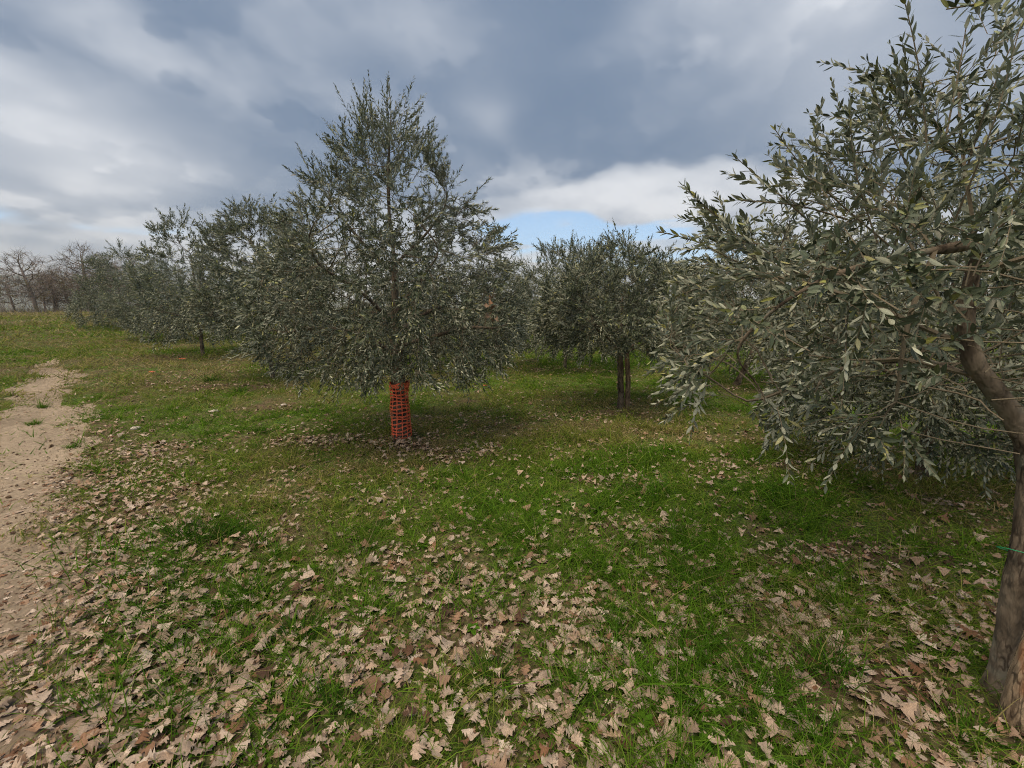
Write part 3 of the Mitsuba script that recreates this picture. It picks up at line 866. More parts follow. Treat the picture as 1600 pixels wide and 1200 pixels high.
rng = np.random.default_rng(500)
parts = []
for r0, r1, dens, hh, ww, seg in ((.9, 3.2, 11000, .084, .0021, 3), (3.2, 6.0, 6200, .070, .0030, 2), (6.0, 11, 2600, .062, .0050, 1), (11, 22, 760, .072, .010, 1), (22, 50, 150, .10, .024, 1)):
    x, y = scatter(r0, r1, dens)
    g = green(x, y)
    clump = fb(x, y, 7.0, 71, 3)
    ok = rng.random(len(x)) < np.clip(g * (0.10 + 2.2 * (clump - .25)), 0, 1)
    x, y, g, clump = x[ok], y[ok], g[ok], clump[ok]
    m = len(x)
    P = np.stack([x, y, ground_z(x, y) - .004], -1)
    dry = np.clip(1.5 * (fb(x, y, .55, 73, 4) - .46) + .42 * sstep(-1, -7, x) * sstep(5, 10, y) + .34 * sstep(14, 30, y), 0, 1)
    lush = fb(x, y, 1.9, 75, 3)
    tone = np.clip(.50 + .06 * sstep(3.5, 6, y) - .50 * (lush - .38) - .22 * (clump - .45) + .55 * dry + rng.normal(0, .10, m), 0, 1)
    tone = np.where(rng.random(m) < .035 + .30 * dry, rng.uniform(.68, 1, m), tone)
    h = hh * np.exp(rng.normal(0, .42, m)) * (0.5 + 1.1 * clump) * (.75 + .6 * (lush > .5))
    d = norm(np.stack([rng.normal(0, .45, m), rng.normal(0, .45, m), np.ones(m)], -1))
    parts.append(grass_blades(P, d, h, ww * rng.uniform(.7, 1.4, m), rng.uniform(.1, 1.1, m), tone, rng.random(m), seg))
(gv, gfc), guv = join_uv(parts)
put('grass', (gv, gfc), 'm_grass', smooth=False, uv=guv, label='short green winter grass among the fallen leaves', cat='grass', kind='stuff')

# dead straw and broken stalks lying in the grass
parts = []
for r0, r1, dens, ll, ww in ((.9, 4, 420, .07, .0012), (4, 9, 130, .10, .0022), (9, 24, 34, .16, .006)):
    x, y = scatter(r0, r1, dens)
    p = .35 + 1.2 * soil_mask(x, y) + .6 * leaf_density(x, y) + .5 * sstep(-1, -8, x) * sstep(6, 9, y)
    ok = (rng.random(len(x)) < p) & (path_mask(x, y) < .1)
    x, y = x[ok], y[ok]
    m = len(x)
    P = np.stack([x, y, ground_z(x, y) + .004], -1)
    d = norm(np.stack([rng.normal(0, 1, m), rng.normal(0, 1, m), rng.uniform(.02, .8, m)], -1))
    parts.append(grass_blades(P, d, ll * np.exp(rng.normal(0, .4, m)), ww * rng.uniform(.7, 1.3, m), rng.uniform(0, .5, m), rng.uniform(.82, 1, m), rng.random(m), 2))
(sv, sf), suv = join_uv(parts)
put('dead_grass', (sv, sf), 'm_grass', uv=suv, label='dead straw coloured grass stalks lying between the leaves', cat='dead grass', kind='stuff')

# small round clover-like leaves low in the turf
rng = np.random.default_rng(520)
x, y = scatter(1.0, 6.0, 3200)
ok = rng.random(len(x)) < np.clip(2.6 * (fb(x, y, 1.6, 81, 4) - .47), 0, 1) * (path_mask(x, y) < -.1)
x, y = x[ok], y[ok]
m = len(x)
P = np.stack([x, y, ground_z(x, y) + rng.uniform(.006, .028, m)], -1)
nr = norm(np.stack([rng.normal(0, .35, m), rng.normal(0, .35, m), np.ones(m)], -1))
a = rng.uniform(0, 2 * np.pi, m)
dd = np.stack([np.cos(a), np.sin(a), 0 * a], -1)
dd = norm(dd - nr * (dd * nr).sum(1, keepdims=True))
sz = rng.uniform(.008, .016, m)
v, f, uv, _ = blades('mid', P, dd, nr, sz, sz * .42, rng.normal(0, .15, m), rng.uniform(0, .3, m), rng.uniform(.08, .42, m), rng.random(m))
put('clover', (v, f), 'm_grass', uv=uv, label='patches of tiny round leaved clover low in the grass', cat='clover', kind='stuff')

# ------------------------------------------------------------------ fallen oak leaves
OAK_T = np.array([0, .05, .16, .22, .30, .39, .46, .55, .63, .70, .79, .86, .94, 1.0])
OAK_W = np.array([[.012, .02, .17, .20, .08, .32, .36, .13, .38, .42, .16, .30, .22, .03], [.012, .03, .10, .22, .15, .20, .38, .32, .22, .44, .36, .20, .22, .04],
                  [.012, .02, .22, .15, .07, .37, .30, .11, .43, .34, .13, .32, .16, .02], [.012, .04, .14, .26, .20, .24, .40, .34, .26, .42, .32, .24, .24, .06]])


def oak(P, yaw, tilt, roll, L, wid, lod, tone, light, curl, cup, twist):
    m = len(P)
    idx = {0: np.arange(14), 1: np.array([0, 2, 4, 6, 7, 9, 10, 11, 13]), 2: np.array([0, 4, 6, 7, 9, 13])}[lod]
    t = OAK_T[idx]
    k = len(t)
    w = OAK_W[rng.integers(0, 4, m)][:, idx] * wid[:, None]
    w2 = OAK_W[rng.integers(0, 4, m)][:, idx] * wid[:, None]
    w = w * np.clip(rng.normal(1, .14, (m, k)), .5, 1.4)
    w2 = w2 * np.clip(rng.normal(1, .14, (m, k)), .5, 1.4) * np.where(rng.random((m, 1)) < .15, sstep(1.0, .4, t[None] * rng.uniform(.6, 1.3, (m, 1))), 1)
    cup = np.clip(np.where(rng.random(m) < .2, cup * 2.2, cup), -.34, .40)
    jit = rng.normal(0, .022, (m, k))
    tt = t[None] + jit * ((t > 0) & (t < 1))
    u = t - .5
    bend = .04 * np.sin(2 * np.pi * t * 1.0)[None] * rng.normal(0, 1, (m, 1))

    def pt(s):  # s: signed half width (m, k)
        z = curl[:, None] * (4 * u * u)[None] * .25 + cup[:, None] * np.abs(s) * 1.4 + 3.0 * cup[:, None] * s * s + twist[:, None] * u[None] * s * 2 + rng.normal(0, .018, (m, k)) * (np.abs(s) > 1e-6)
        sc = s / np.sqrt(1 + (1.4 * cup[:, None]) ** 2)
        return np.stack([tt - .5, sc + bend, z], -1) * L[:, None, None]
    v = np.stack([pt(-w), pt(0 * w), pt(w2)], 2)
    cy_, sy_, ct, st, cr, sr = np.cos(yaw), np.sin(yaw), np.cos(tilt), np.sin(tilt), np.cos(roll), np.sin(roll)
    R = np.empty((m, 3, 3))
    R[:, 0] = np.stack([cy_ * ct, -sy_ * cr + cy_ * st * sr, sy_ * sr + cy_ * st * cr], -1)
    R[:, 1] = np.stack([sy_ * ct, cy_ * cr + sy_ * st * sr, -cy_ * sr + sy_ * st * cr], -1)
    R[:, 2] = np.stack([-st, ct * sr, ct * cr], -1)
    v = np.einsum('mij,mklj->mkli', R, v)
    zmin = v[..., 2].reshape(m, -1).min(1)
    v = v + P[:, None, None]
    v[..., 2] -= zmin[:, None, None] * .75
    f = []
    for i in range(k - 1):
        for j in range(2):
            a_, b_, c_, d_ = i * 3 + j, (i + 1) * 3 + j, (i + 1) * 3 + j + 1, i * 3 + j + 1
            f += [(a_, b_, c_), (a_, c_, d_)]
    f = np.array(f)
    s = np.array([-1, 0, 1.0])
    uv = np.stack([np.broadcast_to(np.floor(tone * 63)[:, None, None] + .5 + .46 * s, (m, k, 3)), np.broadcast_to(np.floor(light * 63)[:, None, None] + .02 + .96 * t[None, :, None], (m, k, 3))], -1)
    return v.reshape(m, -1, 3), f, uv.reshape(m, -1, 2)


rng = np.random.default_rng(610)
batches = []
for r0, r1, dens, lod, grow in ((.95, 3.3, 1200, 0, 1), (3.3, 6.5, 680, 1, .93), (6.5, 13, 170, 2, .95), (13, 26, 16, 2, 1.3)):
    x, y = scatter(r0, r1, dens)
    ld = leaf_density(x, y)
    ok = rng.random(len(x)) < ld
    x, y, ld = x[ok], y[ok], ld[ok]
    m = len(x)
    ong = green(x, y)
    pm = path_mask(x, y)
    P = np.stack([x, y, ground_z(x, y) + np.where(pm > 0, .001, rng.uniform(0, 1, m) ** 1.5 * (.008 + .036 * ong + .016 * ld))], -1)
    flat = np.where(pm > 0, .35, 1.0)
    tone = np.clip(rng.beta(5.5, 2.6, m), 0, 1)
    dark = rng.random(m) < np.where(pm > -.1, .30, .10)
    tone = np.where(dark, rng.uniform(0, .4, m), tone)
    small = np.where(rng.random(m) < .35, rng.uniform(.4, .7, m), 1)
    L = np.clip(rng.normal(.057, .014, m), .032, .095) * small * grow * np.where(pm > -.2, .8, 1)
    batches.append((lod, oak(P, rng.uniform(0, 2 * np.pi, m), rng.normal(0, .16, m) * flat, rng.normal(0, .18, m) * flat, L, rng.uniform(.75, 1.25, m), lod, tone, rng.random(m),
                             rng.normal(.06, .28, m) * flat, rng.normal(.0, .24, m) * flat, rng.normal(0, .4, m) * flat), P, L, tone))
# the 300 that show largest are things of their own
v0, f0, uv0 = batches[0][1]
P0, L0, tone0 = batches[0][2:]
px, py, dz = project(P0)
size = np.where((px > 12) & (px < 1588) & (py > 12) & (py < 1185) & (P0[:, 2] - height(P0[:, 0], P0[:, 1]) > .006), L0 / dz, 0)
big = np.argsort(-size)[:300]
for b in big:
    bx, by = P0[b, 0], P0[b, 1]
    col = 'dark brown' if tone0[b] < .35 else 'rust brown' if tone0[b] < .55 else 'tan' if tone0[b] < .72 else 'light tan' if tone0[b] < .82 else 'pale beige'
    form = 'small' if L0[b] < .064 else 'big' if L0[b] > .080 else 'medium'
    q = (px[b] / 1600, py[b] / 1200)
    zx = ('far left', 'left', 'left of middle', 'middle', 'right of middle', 'right', 'far right')[min(6, int(q[0] * 7))]
    zy = 'bottom border' if q[1] > .93 else 'lowest eighth' if q[1] > .87 else 'lowest quarter'
    lie = 'on bare soil' if path_mask(bx[None], by[None])[0] > -.25 else 'among litter' if leaf_density(bx[None], by[None])[0] > .5 else 'in grass'
    tip = project(v0[b][[0, -1]])
    tx, ty = tip[0][1] - tip[0][0], tip[1][1] - tip[1][0]
    point = ('tip right' if tx > 0 else 'tip left') if abs(tx) > abs(ty) else ('tip down' if ty > 0 else 'tip up')
    bent = 'flat' if np.ptp(v0[b][:, 2]) < .022 else 'tilted' if np.ptp(v0[b][:, 2]) < .042 else 'upturned'
    key = numbered('fallen_oak_leaf')
    put(key, (v0[b], f0), 'm_oak', smooth=True, uv=uv0[b], label=f'{form} {bent} {col} oak leaf {point}, {lie}, {zx}, {zy}', cat='leaf', group='fallen oak leaves')
mask = np.ones(len(P0), bool)
mask[big] = False
lit = []
for bi, (lod, (v, f, uv), P, L, tone) in enumerate(batches):
    if bi == 0:
        v, uv = v[mask], uv[mask]
    m, k = v.shape[:2]
    lit.append((v.reshape(-1, 3), (f[None] + (np.arange(m) * k)[:, None, None]).reshape(-1, 3), uv.reshape(-1, 2)))
(lv, lf_), luv = join_uv(lit)
put('leaf_litter', (lv, lf_), 'm_oak', smooth=True, uv=luv, label='carpet of dry tan oak leaves scattered over grass and path edge', cat='leaf litter', kind='stuff')

# crumbled leaf bits
x, y = scatter(1.0, 5.0, 900)
ok = rng.random(len(x)) < leaf_density(x, y) * .9 + np.where(path_mask(x, y) > 0, .22, .05)
x, y = x[ok], y[ok]
m = len(x)
P = np.stack([x, y, ground_z(x, y) + rng.uniform(.001, .008, m)], -1)
nr = norm(np.stack([rng.normal(0, .5, m), rng.normal(0, .5, m), np.ones(m)], -1))
a = rng.uniform(0, 2 * np.pi, m)
dd = norm(np.cross(nr, np.stack([np.cos(a), np.sin(a), 0 * a], -1)))
sz = rng.uniform(.008, .028, m)
v, f, uv, _ = blades('mid', P, dd, nr, sz, sz * rng.uniform(.12, .4, m), rng.normal(0, .3, m), rng.normal(0, .4, m), rng.uniform(0, .9, m), rng.random(m))
put('leaf_crumbs', (v, f), 'm_oak', uv=uv, label='brown crumbs and fragments of broken leaves on the soil', cat='leaf litter', kind='stuff')

# ------------------------------------------------------------------ small things: net, posts, ties, tufts, weeds, twigs
def at(x, y, z=0.0):
    return np.array([x, y, float(ground_z(np.array([x]), np.array([y]))[0]) + z])


# orange net round the trunk of the middle tree, its cut edge sticking out to the left
rng = np.random.default_rng(700)
key = 'net_trunk_guard'
tag(key, 'orange plastic mesh net wrapped round the middle olive trunk', 'tree guard')
C0 = at(MX, MY)
ROWN, COLN = 15, 12
H0, H1 = .02, .67


def net_radius(z, a):
    return .105 + .012 * (1 - z / .7) + .006 * np.sin(3 * a + 9 * z) + .004 * np.sin(23 * z)


A0, A1 = math.radians(-218), math.radians(142)   # the wrap starts and ends at the left of the trunk (angle from +x)


def net_pt(a, z):
    r = net_radius(z, a)
    return np.stack([C0[0] + .008 + r * np.cos(a), C0[1] + r * np.sin(a), C0[2] + z + 0 * a], -1)


def ribbon(p, up, w, th):
    """a flat strap along p, w tall in direction up, th thick"""
    t = norm(np.gradient(p, axis=0))
    o = norm(np.cross(t, up))
    v = np.stack([p + up * w / 2 + o * th / 2, p + up * w / 2 - o * th / 2, p - up * w / 2 - o * th / 2, p - up * w / 2 + o * th / 2], 1)
    n = len(p)
    i, j = np.meshgrid(np.arange(n - 1), np.arange(4), indexing='ij')
    k = (j + 1) % 4
    q = np.stack([i * 4 + j, i * 4 + k, (i + 1) * 4 + k, (i + 1) * 4 + j], -1).reshape(-1, 4)
    e = (n - 1) * 4
    f = np.vstack([q[:, [0, 1, 2]], q[:, [0, 2, 3]], [[0, 2, 1], [0, 3, 2], [e, e + 1, e + 2], [e, e + 2, e + 3]]])
    return v.reshape(-1, 3), f


hs = np.linspace(H0, H1 - .05, ROWN)
for i, z in enumerate(hs):
    a = np.linspace(A0, A1, 40)
    zz = z + .010 * np.sin(a + .8 + .2 * i) + .007 * np.sin(3 * a + 1.3 * i) + rng.normal(0, .004)
    p = net_pt(a, zz)
    # the loose cut end flares away from the trunk in a point
    out = np.array([-1, -.35, rng.uniform(-.25, .35)])
    tail = [p[-1] + norm(out) * q for q in (.018, .036, .036 + rng.uniform(.004, .022))]
    p = np.vstack([p, tail])
    wid = np.full(len(p), .0135)
    v, f = ribbon(p, np.array([0, 0, 1.0]), .0145, .003)
    v = v.reshape(-1, 4, 3)
    mid = v.mean(1, keepdims=True)
    sc = np.ones(len(p))
    sc[-3:] = [1.25, .8, .15]
    sc[:-3] = 1 + .35 * np.abs(np.cos((a - A0) / (A1 - A0) * np.pi * COLN)) ** 3
    v = mid + (v - mid) * np.stack([np.ones_like(sc), np.ones_like(sc), sc], -1)[:, None]
    put(key + '__strap' + ('' if i == 0 else f'_{i:03d}'), (v.reshape(-1, 3), f), 'm_orange')
for j in range(COLN + 1):
    a0 = A0 + (A1 - A0) * j / COLN
    z = np.linspace(H0, H1 - .04, 30)
    a = a0 + .05 * np.sin(z * 9 + j)
    p = net_pt(a, z)
    tang = np.stack([-np.sin(a), np.cos(a), 0 * a], -1)
    v, f = ribbon(p, tang.mean(0) / np.linalg.norm(tang.mean(0)), .0105, .0028)
    put(key + '__strand' + ('' if j == 0 else f'_{j:03d}'), (v, f), 'm_orange')
a = np.linspace(A0, A1, 48)
rows = []
for q in np.linspace(0, 1, 5):
    z = H1 - .055 + .062 * q + .008 * np.sin(a * 1.5 + 1) * q + .012 * np.sin(4 * a) * q
    r = net_radius(z, a) + .006 + .012 * q * np.sin(2.2 * a + .6) ** 2
    rows.append(np.stack([C0[0] + .008 + r * np.cos(a), C0[1] + r * np.sin(a), C0[2] + z], -1))
rows = np.array(rows)
i, j = np.meshgrid(np.arange(4), np.arange(47), indexing='ij')
q = np.stack([i * 48 + j, i * 48 + j + 1, (i + 1) * 48 + j + 1, (i + 1) * 48 + j], -1).reshape(-1, 4)
fl = norm(np.array([-1, -.3, .1]))
flap = np.array([[rows[k, -1] + fl * s for s in (.0, .022, .045 - .008 * abs(k - 2))] for k in range(5)])
i2, j2 = np.meshgrid(np.arange(4), np.arange(2), indexing='ij')
q2 = np.stack([i2 * 3 + j2, i2 * 3 + j2 + 1, (i2 + 1) * 3 + j2 + 1, (i2 + 1) * 3 + j2], -1).reshape(-1, 4)
put(key + '__top_band', join([(rows.reshape(-1, 3), np.vstack([q[:, :3], q[:, [0, 2, 3]]])), (flap.reshape(-1, 3), np.vstack([q2[:, :3], q2[:, [0, 2, 3]]]))]), 'm_orange', smooth=True, label='solid folded top edge of the net')


def post(label, base, top, r, seed, split=True, taper=.9):
    """a weathered split stake: an uneven polygon section with long cracks"""
    global rng
    rng = np.random.default_rng(seed)
    k = numbered('wooden_post')
    tag(k, label, 'post')
    n, s = 44, 40
    ang = np.arange(s) * 2 * np.pi / s
    sec = 1 + .16 * np.sin(2 * ang + 1.0) + .09 * np.sin(3 * ang + seed) - (.42 * np.exp(-((ang - 4.4) / .11) ** 2) if split else 0) - .25 * np.exp(-((ang - 3.3) / .12) ** 2) - .2 * np.exp(-((ang - 5.3) / .1) ** 2)
    ts = np.linspace(0, 1, n)
    p = base + (top - base) * ts[:, None]
    p[:, 0] += .012 * np.sin(ts * 5 + seed)
    v, f = tube(p, r * (1 - (1 - taper) * ts), s)
    ax = np.repeat(p, s, 0)
    d = v[:len(ax)] - ax
    nz = meshkit.fbm(np.stack([v[:len(ax), 0] * 25, v[:len(ax), 1] * 25, v[:len(ax), 2] * 6], -1), 3, seed)
    v[:len(ax)] = ax + d * (np.tile(sec, n) * (1 + .25 * (nz - .5)))[:, None]
    top_jag = v[(n - 1) * s:n * s]
    top_jag[:, 2] += .03 * np.sin(ang * 2) + .02 * rng.normal(0, 1, s)
    v[-1] = top_jag.mean(0)
    put(k + '__shaft', (v, f), 'm_post', smooth=28)
    return k


post('weathered split wooden stake leaning against the near olive trunk at the bottom right', at(1.93, 1.47, -.05), at(1.93, 1.47) + [.10, .05, .56], .044, 3)
post('dark wooden post tied beside the olive trunk right of the middle', at(1.845, 6.94, -.05), at(1.845, 6.94) + [-.05, .02, .90], .043, 5)


def tie(label, centre, r, tilt, bs='m_wire', name='wire_tie'):
    k = numbered(name)
    a = np.linspace(0, 2 * np.pi, 28)
    p = centre + np.stack([r * np.cos(a), r * np.sin(a), r * tilt * np.cos(a + 2.4)], -1)
    v, f = tube(p, .0022, 5)
    put(k, (v, f), bs, smooth=True, label=label, cat='wire')


tie('thin green wire tied round the near olive trunk at the right edge', near_o + [-.004, .032, .60], .062, .45)
tie('thin wire loop binding the olive trunk to its wooden post', at(1.78, 6.965, .58), .125, .15, 'm_post')

# tall tufts of coarse grass
TUFTS = [(-2.22, 2.88, .20, 190, .10, 'wide dark green tussock beside a bare soil hollow at the left front'), (-1.98, 2.93, .17, 120, .10, 'dark grass tuft joined to the right of the wide tussock'), (-1.72, 2.78, .13, 80, .2, 'bright grass tuft right of the bare soil hollow'),
         (-1.52, 2.62, .14, 100, .2, 'bright green grass tuft among leaves, left front'), (-1.43, 2.25, .16, 100, .1, 'dark upright grass tuft in the litter at the left front'), (-1.78, 2.42, .10, 70, .25, 'short bright tuft in the leaf carpet at left'),
         (-2.62, 3.1, .09, 60, .25, 'small yellow green tuft at the path edge'), (-1.05, 1.95, .15, 100, .1, 'dark tuft rising from the leaves left of the bottom middle'), (-.72, 1.55, .13, 90, .12, 'upright tuft near the bottom border left of the middle'),
         (-.1, 1.72, .14, 100, .15, 'grass tuft near the bottom border in the middle'), (.25, 1.62, .13, 90, .2, 'grass tuft at the bottom border right of the middle'), (.52, 1.95, .17, 110, .22, 'arching light green grass tuft right of the bottom middle'),
         (1.02, 1.62, .18, 120, .2, 'large loose grass tuft at the bottom right'), (1.38, 1.72, .18, 130, .18, 'dense grass tuft beside the straw clump at the bottom right'), (1.72, 1.45, .15, 90, .25, 'grass tuft in front of the leaning stake'),
         (-.35, 2.4, .13, 90, .15, 'tuft in the leaves in the lower middle'), (.15, 2.7, .12, 80, .2, 'bright tuft among scattered leaves in the lower middle'), (-.95, 3.0, .13, 80, .2, 'grass tuft in the lower left middle'),
         (-3.15, 5.45, .16, 90, .2, 'blue green spiky tuft left of the netted tree'), (-4.9, 7.9, .17, 90, .2, 'grass tuft before the second tree of the left row'), (-6.1, 9.0, .2, 90, .15, 'dark grass tuft left of the second tree in the row'),
         (-5.1, 5.0, .09, 60, .3, 'low tuft growing in the bare path'), (-6.6, 6.0, .10, 60, .3, 'low tuft on the path by the left verge'), (-7.4, 6.9, .10, 70, .3, 'ragged tuft at the far left path edge'),
         (-1.35, 1.5, .11, 70, .2, 'small tuft among leaves at the bottom left'), (-1.75, 1.75, .09, 60, .25, 'small bright tuft in the litter at the bottom left'), (1.85, 2.35, .16, 90, .15, 'tuft at the foot of the near trunk'), (.8, 2.6, .11, 70, .25, 'light tuft in the lower right middle')]
for i, (x, y, h, m, tn, lab) in enumerate(TUFTS):
    rng = np.random.default_rng(800 + i)
    m = int(m * 1.5)
    o = at(x, y)
    sp = h * .33
    P = o + np.stack([rng.normal(0, sp * (1.6 if i == 0 else 1), m), rng.normal(0, sp, m), 0 * np.arange(m)], -1)
    P[:, 2] = ground_z(P[:, 0], P[:, 1]) - .004
    d = norm(np.stack([(P[:, 0] - o[0]) / sp * .28 + rng.normal(0, .28, m), (P[:, 1] - o[1]) / sp * .28 + rng.normal(0, .28, m), np.ones(m)], -1))
    tone = np.clip(tn + rng.normal(0, .09, m), 0, 1)
    tone = np.where(rng.random(m) < .07, rng.uniform(.7, .95, m), tone)
    v, f, uv = grass_blades(P, d, h * np.exp(rng.normal(-.25, .35, m)), rng.uniform(.0016, .0030, m) * (1 + .08 * y), rng.uniform(.1, .9, m), tone, rng.random(m), 4)
    k = numbered('grass_tuft')
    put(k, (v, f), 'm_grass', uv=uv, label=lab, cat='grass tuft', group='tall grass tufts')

# clumps of dry grass
DRY = [(1.45, 1.98, .24, 200, 'large tangled clump of pale dry grass left of the near trunk'), (-1.95, 3.65, .13, 90, 'yellow dry grass clump between path and netted tree'), (-.78, 4.95, .18, 140, 'grey brown dead weeds right of the orange net'),
       (-1.62, 4.85, .10, 60, 'dead grass at the foot of the orange net'), (.75, 2.15, .10, 50, 'small dry stalk clump in the lower right middle'), (-4.3, 8.6, .2, 130, 'dead weeds right of the second tree in the left row'), (4.15, 8.6, .18, 80, 'dead weeds beside the slanting trunk'),
       (2.0, 6.8, .16, 90, 'dead weeds by the foot of the tied post'), (-.42, 1.35, .09, 50, 'dry stalks at the bottom border')]
for i, (x, y, h, m, lab) in enumerate(DRY):
    rng = np.random.default_rng(850 + i)
    m = int(m * 1.3)
    o = at(x, y)
    P = o + np.stack([rng.normal(0, h * .55, m), rng.normal(0, h * .4, m), 0 * np.arange(m)], -1)
    P[:, 2] = ground_z(P[:, 0], P[:, 1]) - .003
    d = norm(np.stack([rng.normal(-.15, .75, m), rng.normal(0, .6, m), rng.uniform(.35, 1, m)], -1))
    v, f, uv = grass_blades(P, d, h * np.exp(rng.normal(-.1, .35, m)), rng.uniform(.0007, .0013, m) * (1 + .12 * y), rng.uniform(.2, 1.0, m), rng.uniform(.80, 1, m), rng.uniform(0, .8, m), 3)
    put(numbered('dry_grass_clump'), (v, f), 'm_grass', uv=uv, label=lab, cat='dry grass', group='clumps of dry grass')

# broad leaved weeds
WEEDS = [(.52, 1.52, .045, 'rosette of rounded green leaves at the bottom right of the middle'), (-1.22, 2.5, .04, 'pale green rosette in the leaf carpet at left'), (.72, 1.42, .04, 'small dark rosette near the bottom border'), (-.2, 2.0, .04, 'rosette in the grass in the lower middle'),
         (.1, 3.3, .045, 'rosette of bright leaves in the middle lawn'), (-1.0, 1.35, .04, 'rosette at the bottom left among oak leaves'), (1.2, 2.5, .045, 'rosette in the lawn at the right'), (-.6, 2.75, .04, 'rosette left of the middle')]
for i, (x, y, L, lab) in enumerate(WEEDS):
    rng = np.random.default_rng(880 + i)
    m = 11
    o = at(x, y, .012)
    a = np.arange(m) * 2.4 + rng.normal(0, .2, m)
    d = norm(np.stack([np.cos(a), np.sin(a), rng.uniform(.1, .7, m)], -1))
    nr = norm(np.array([[0, 0, 1.0]]) - d * d[:, 2:3])
    l = L * rng.uniform(.6, 1.2, m)
    v, f, uv, _ = blades('near', o + d * .006, d, nr, l, l * .27, rng.normal(-.25, .1, m), np.full(m, .25), rng.uniform(.12, .35, m), rng.random(m))
    put(numbered('weed_rosette'), (v, f), 'm_grass', smooth=True, uv=uv, label=lab, cat='weed', group='broad leaved weeds')

# fallen twigs, oak galls, pebbles, scraps of orange net, a lichen tuft
rng = np.random.default_rng(900)
TW = [(-1.98, 2.0, .10, 'forked pale twig on the bare soil at the left front'), (-2.35, 2.15, .12, 'thin twig on the path at left'), (.62, 3.55, .16, 'dark broken twig in the middle lawn'), (-3.3, 6.3, .22, 'grey twig in the grass left of the netted tree'), (-2.6, 2.55, .10, 'short twig among the path leaves'), (.35, 1.5, .12, 'twig among leaves near the bottom border'), (-1.5, 1.6, .11, 'twig in the litter at the bottom left')]
for x, y, L, lab in TW:
    a = rng.uniform(0, 6.28)
    o = at(x, y, .014)
    s = np.linspace(-.5, .5, 7)
    p = o + np.stack([np.cos(a) * s * L, np.sin(a) * s * L, .012 * np.cos(s * 5)], -1) + rng.normal(0, .003, (7, 3))
    b = np.array([p[3], p[3] + [np.cos(a + .6) * L * .25, np.sin(a + .6) * L * .25, .02], p[3] + [np.cos(a + .5) * L * .42, np.sin(a + .5) * L * .42, .02]])
    put(numbered('twig'), join([tube(p, np.linspace(.0034, .0016, 7), 6), tube(b, np.linspace(.002, .001, 3), 5)]), 'm_twig', smooth=True, label=lab, cat='twig')
GALL = [(-2.97, 2.72, 'dark round oak gall on the sandy path'), (-2.02, 2.12, 'long dark gall on the sandy soil at left'), (-1.72, 2.42, 'dark ball lying in the leaves at left'), (-1.85, 1.72, 'brown oak gall at the bottom left'), (-2.35, 1.72, 'dark gall at the left border'), (-1.02, 2.42, 'dark gall left of the lower middle'), (-1.15, 1.42, 'brown ball near the bottom border')]
for i, (x, y, lab) in enumerate(GALL):
    m = trimesh.creation.icosphere(3, .013)
    v = np.array(m.vertices) * [1.3 if i == 1 else 1, 1, .9]
    v *= (1 + .22 * (meshkit.fbm(v * 120 + i, 3, i) - .5))[:, None]
    put(numbered('oak_gall'), (v + at(x, y, .012), m.faces), 'm_gall', smooth=True, label=lab, cat='oak gall', group='dark oak galls')
for i, (x, y, r, lab) in enumerate([(-4.95, 5.7, .05, 'pale flat stone at the path edge'), (-4.5, 6.6, .045, 'small pale stone in the grass right of the path'), (-3.6, 6.9, .04, 'pale stone in the grass left of the netted tree'), (-.35, 3.55, .02, 'tiny white pebble in the middle lawn'), (-2.3, 2.5, .016, 'grey pebble on the sandy soil')]):
    m = trimesh.creation.icosphere(3, r)
    v = np.array(m.vertices) * [1.2, .9, .5]
    v *= (1 + .5 * (meshkit.fbm(v / r * 1.3 + i * 3.1, 3, i) - .5))[:, None]
    put(numbered('stone'), (v + at(x, y, r * .2), m.faces), 'm_stone', smooth=True, label=lab, cat='stone')
for i, (x, y, r, lab) in enumerate([(-8.9, 12.0, .075, 'crumpled orange plastic scrap in the grass before the left row'), (-8.2, 10.1, .06, 'smaller flat orange scrap in the grass nearer the path'), (-.55, 8.9, .045, 'orange scrap in the grass right of the net')]):
    q = np.linspace(-1, 1, 9)
    X, Y = np.meshgrid(q, q)
    Z = .5 * (meshkit.fbm(np.stack([X * 1.6 + i * 5, Y * 1.6, 0 * X], -1), 3, i) + .3 * (1 - X * X) * (1 - Y * Y))
    v = np.stack([X * (1 + .2 * np.sin(3 * Y)), Y * .7, Z], -1).reshape(-1, 3) * r + at(x, y, .0)
    ii, jj = np.meshgrid(np.arange(8), np.arange(8), indexing='ij')
    qd = np.stack([ii * 9 + jj, ii * 9 + jj + 1, (ii + 1) * 9 + jj + 1, (ii + 1) * 9 + jj], -1).reshape(-1, 4)
    put(numbered('plastic_scrap'), (v, np.vstack([qd[:, :3], qd[:, [0, 2, 3]]])), 'm_orange', smooth=True, label=lab, cat='plastic scrap')

# grit, crumbs and small stones on the bare path
rng = np.random.default_rng(940)
x, y = scatter(1.3, 8.0, 130)
ok = (path_mask(x, y) > -.1) & (rng.random(len(x)) < .25 + .75 * (fb(x, y, 2.2, 91) > .5))
x, y = x[ok], y[ok]
r = np.exp(rng.normal(-5.2, .45, len(x)))
ico = trimesh.creation.icosphere(1, 1.0)
v = np.array(ico.vertices)[None] * r[:, None, None] * rng.uniform(.6, 1.3, (len(x), 1, 3)) * (1 + rng.normal(0, .14, (len(x), len(ico.vertices), 1)))
v += np.stack([x, y, ground_z(x, y) + r * .25], -1)[:, None]
f = (np.array(ico.faces)[None] + (np.arange(len(x)) * len(ico.vertices))[:, None, None]).reshape(-1, 3)
put('path_grit', (v.reshape(-1, 3), f), 'm_soil', uv=np.repeat(np.stack([rng.uniform(.1, 1, len(x)), np.full(len(x), -.9)], -1), len(ico.vertices), 0), label='small stones and earth crumbs strewn on the bare path', cat='grit', kind='stuff')

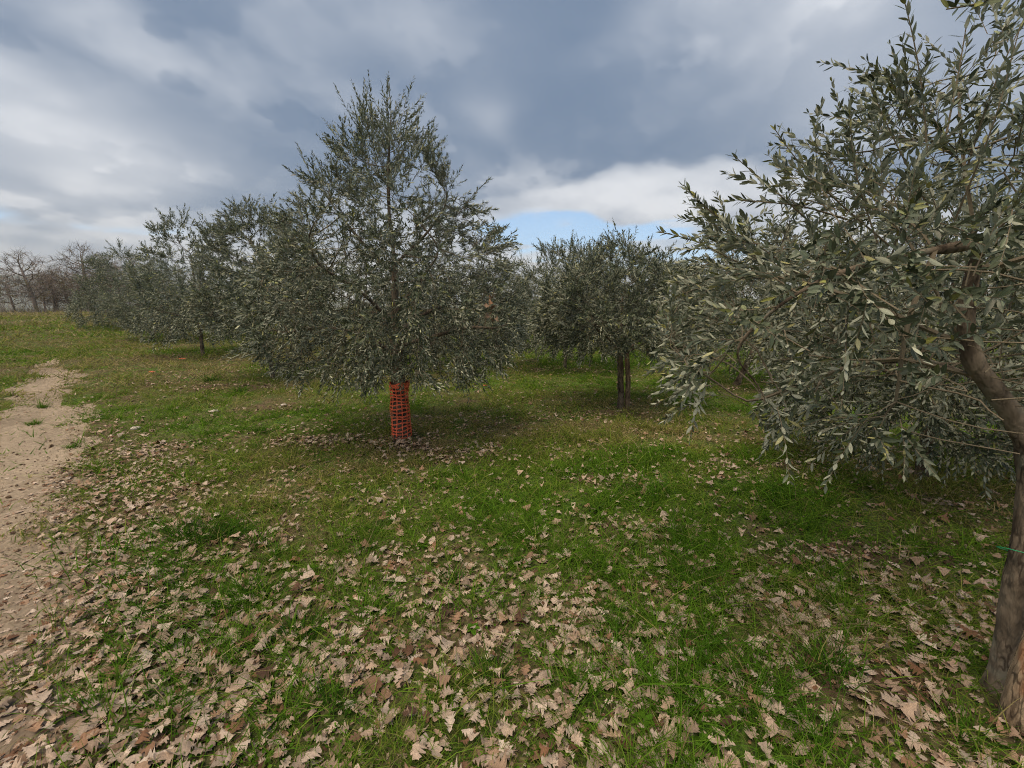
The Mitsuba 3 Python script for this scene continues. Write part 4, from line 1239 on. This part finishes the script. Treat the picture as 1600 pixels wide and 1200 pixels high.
# withered brown leaves caught in the crown of the middle tree
rng = np.random.default_rng(925)
m = 9
P = np.array([-.215, 4.42, 1.56]) + rng.normal(0, .045, (m, 3)) * [1, .7, 1.3]
v, f, uv = oak(P, rng.uniform(0, 6.28, m), rng.normal(0, .9, m), rng.normal(0, .9, m), rng.uniform(.05, .085, m), rng.uniform(.8, 1.1, m), 0, rng.uniform(.2, .5, m), rng.random(m), rng.normal(.3, .4, m), rng.normal(0, .3, m), rng.normal(0, .4, m))
st = tube(np.array([P.mean(0) + [-.1, .1, -.05], P.mean(0) + [0, 0, .01], P.mean(0) + [.06, -.03, .06]]), .003, 5)
tag('withered_sprig', 'sprig of withered brown leaves caught in the right side of the netted tree crown', 'dead sprig')
put('withered_sprig__stem', st, 'm_twig')
for q in range(m):
    put('withered_sprig__leaf' + ('' if q == 0 else f'_{q:03d}'), (v[q], f), 'm_oak', smooth=True, uv=uv[q])

# clods of dug earth under the trees
rng = np.random.default_rng(930)
base = trimesh.creation.icosphere(1, 1.0)
cl = []
for cx, cy, a, b, w in SOIL:
    for _ in range(int(60 * w * (1 if cy < 7 else .6))):
        x, y = cx + rng.normal(0, a * .55), cy + rng.normal(0, b * .55)
        r = rng.uniform(.006, .024)
        v = np.array(base.vertices) * r * rng.uniform(.6, 1.2, 3) * (1 + rng.normal(0, .16, (len(base.vertices), 1)))
        cl.append((v + [x, y, r * .3], base.faces))
v, f = join(cl)
v[:, 2] += np.repeat(ground_z(v[::len(base.vertices), 0], v[::len(base.vertices), 1]), len(base.vertices))
put('soil_clods', (v, f), 'm_soil', uv=np.tile([[1.0, 0.0]], (len(v), 1)), label='dark crumbly clods of earth dug up under the trees', cat='soil', kind='stuff')

# ------------------------------------------------------------------ air
scene['air'] = {'type': 'homogeneous', 'albedo': {'type': 'rgb', 'value': [.93, .95, .97]}, 'sigma_t': {'type': 'rgb', 'value': [1.6e-4, 1.9e-4, 2.3e-4]}}
scene['haze'] = {'type': 'cube', 'to_world': T().translate([0, 0, 110]).scale([5450, 5450, 124]), 'bsdf': {'type': 'null'}, 'interior': {'type': 'ref', 'id': 'air'}}
labels['haze'] = {'kind': 'stuff', 'label': 'thin grey blue haze over the far hills', 'category': 'haze'}
scene['camera']['medium'] = {'type': 'ref', 'id': 'air'}
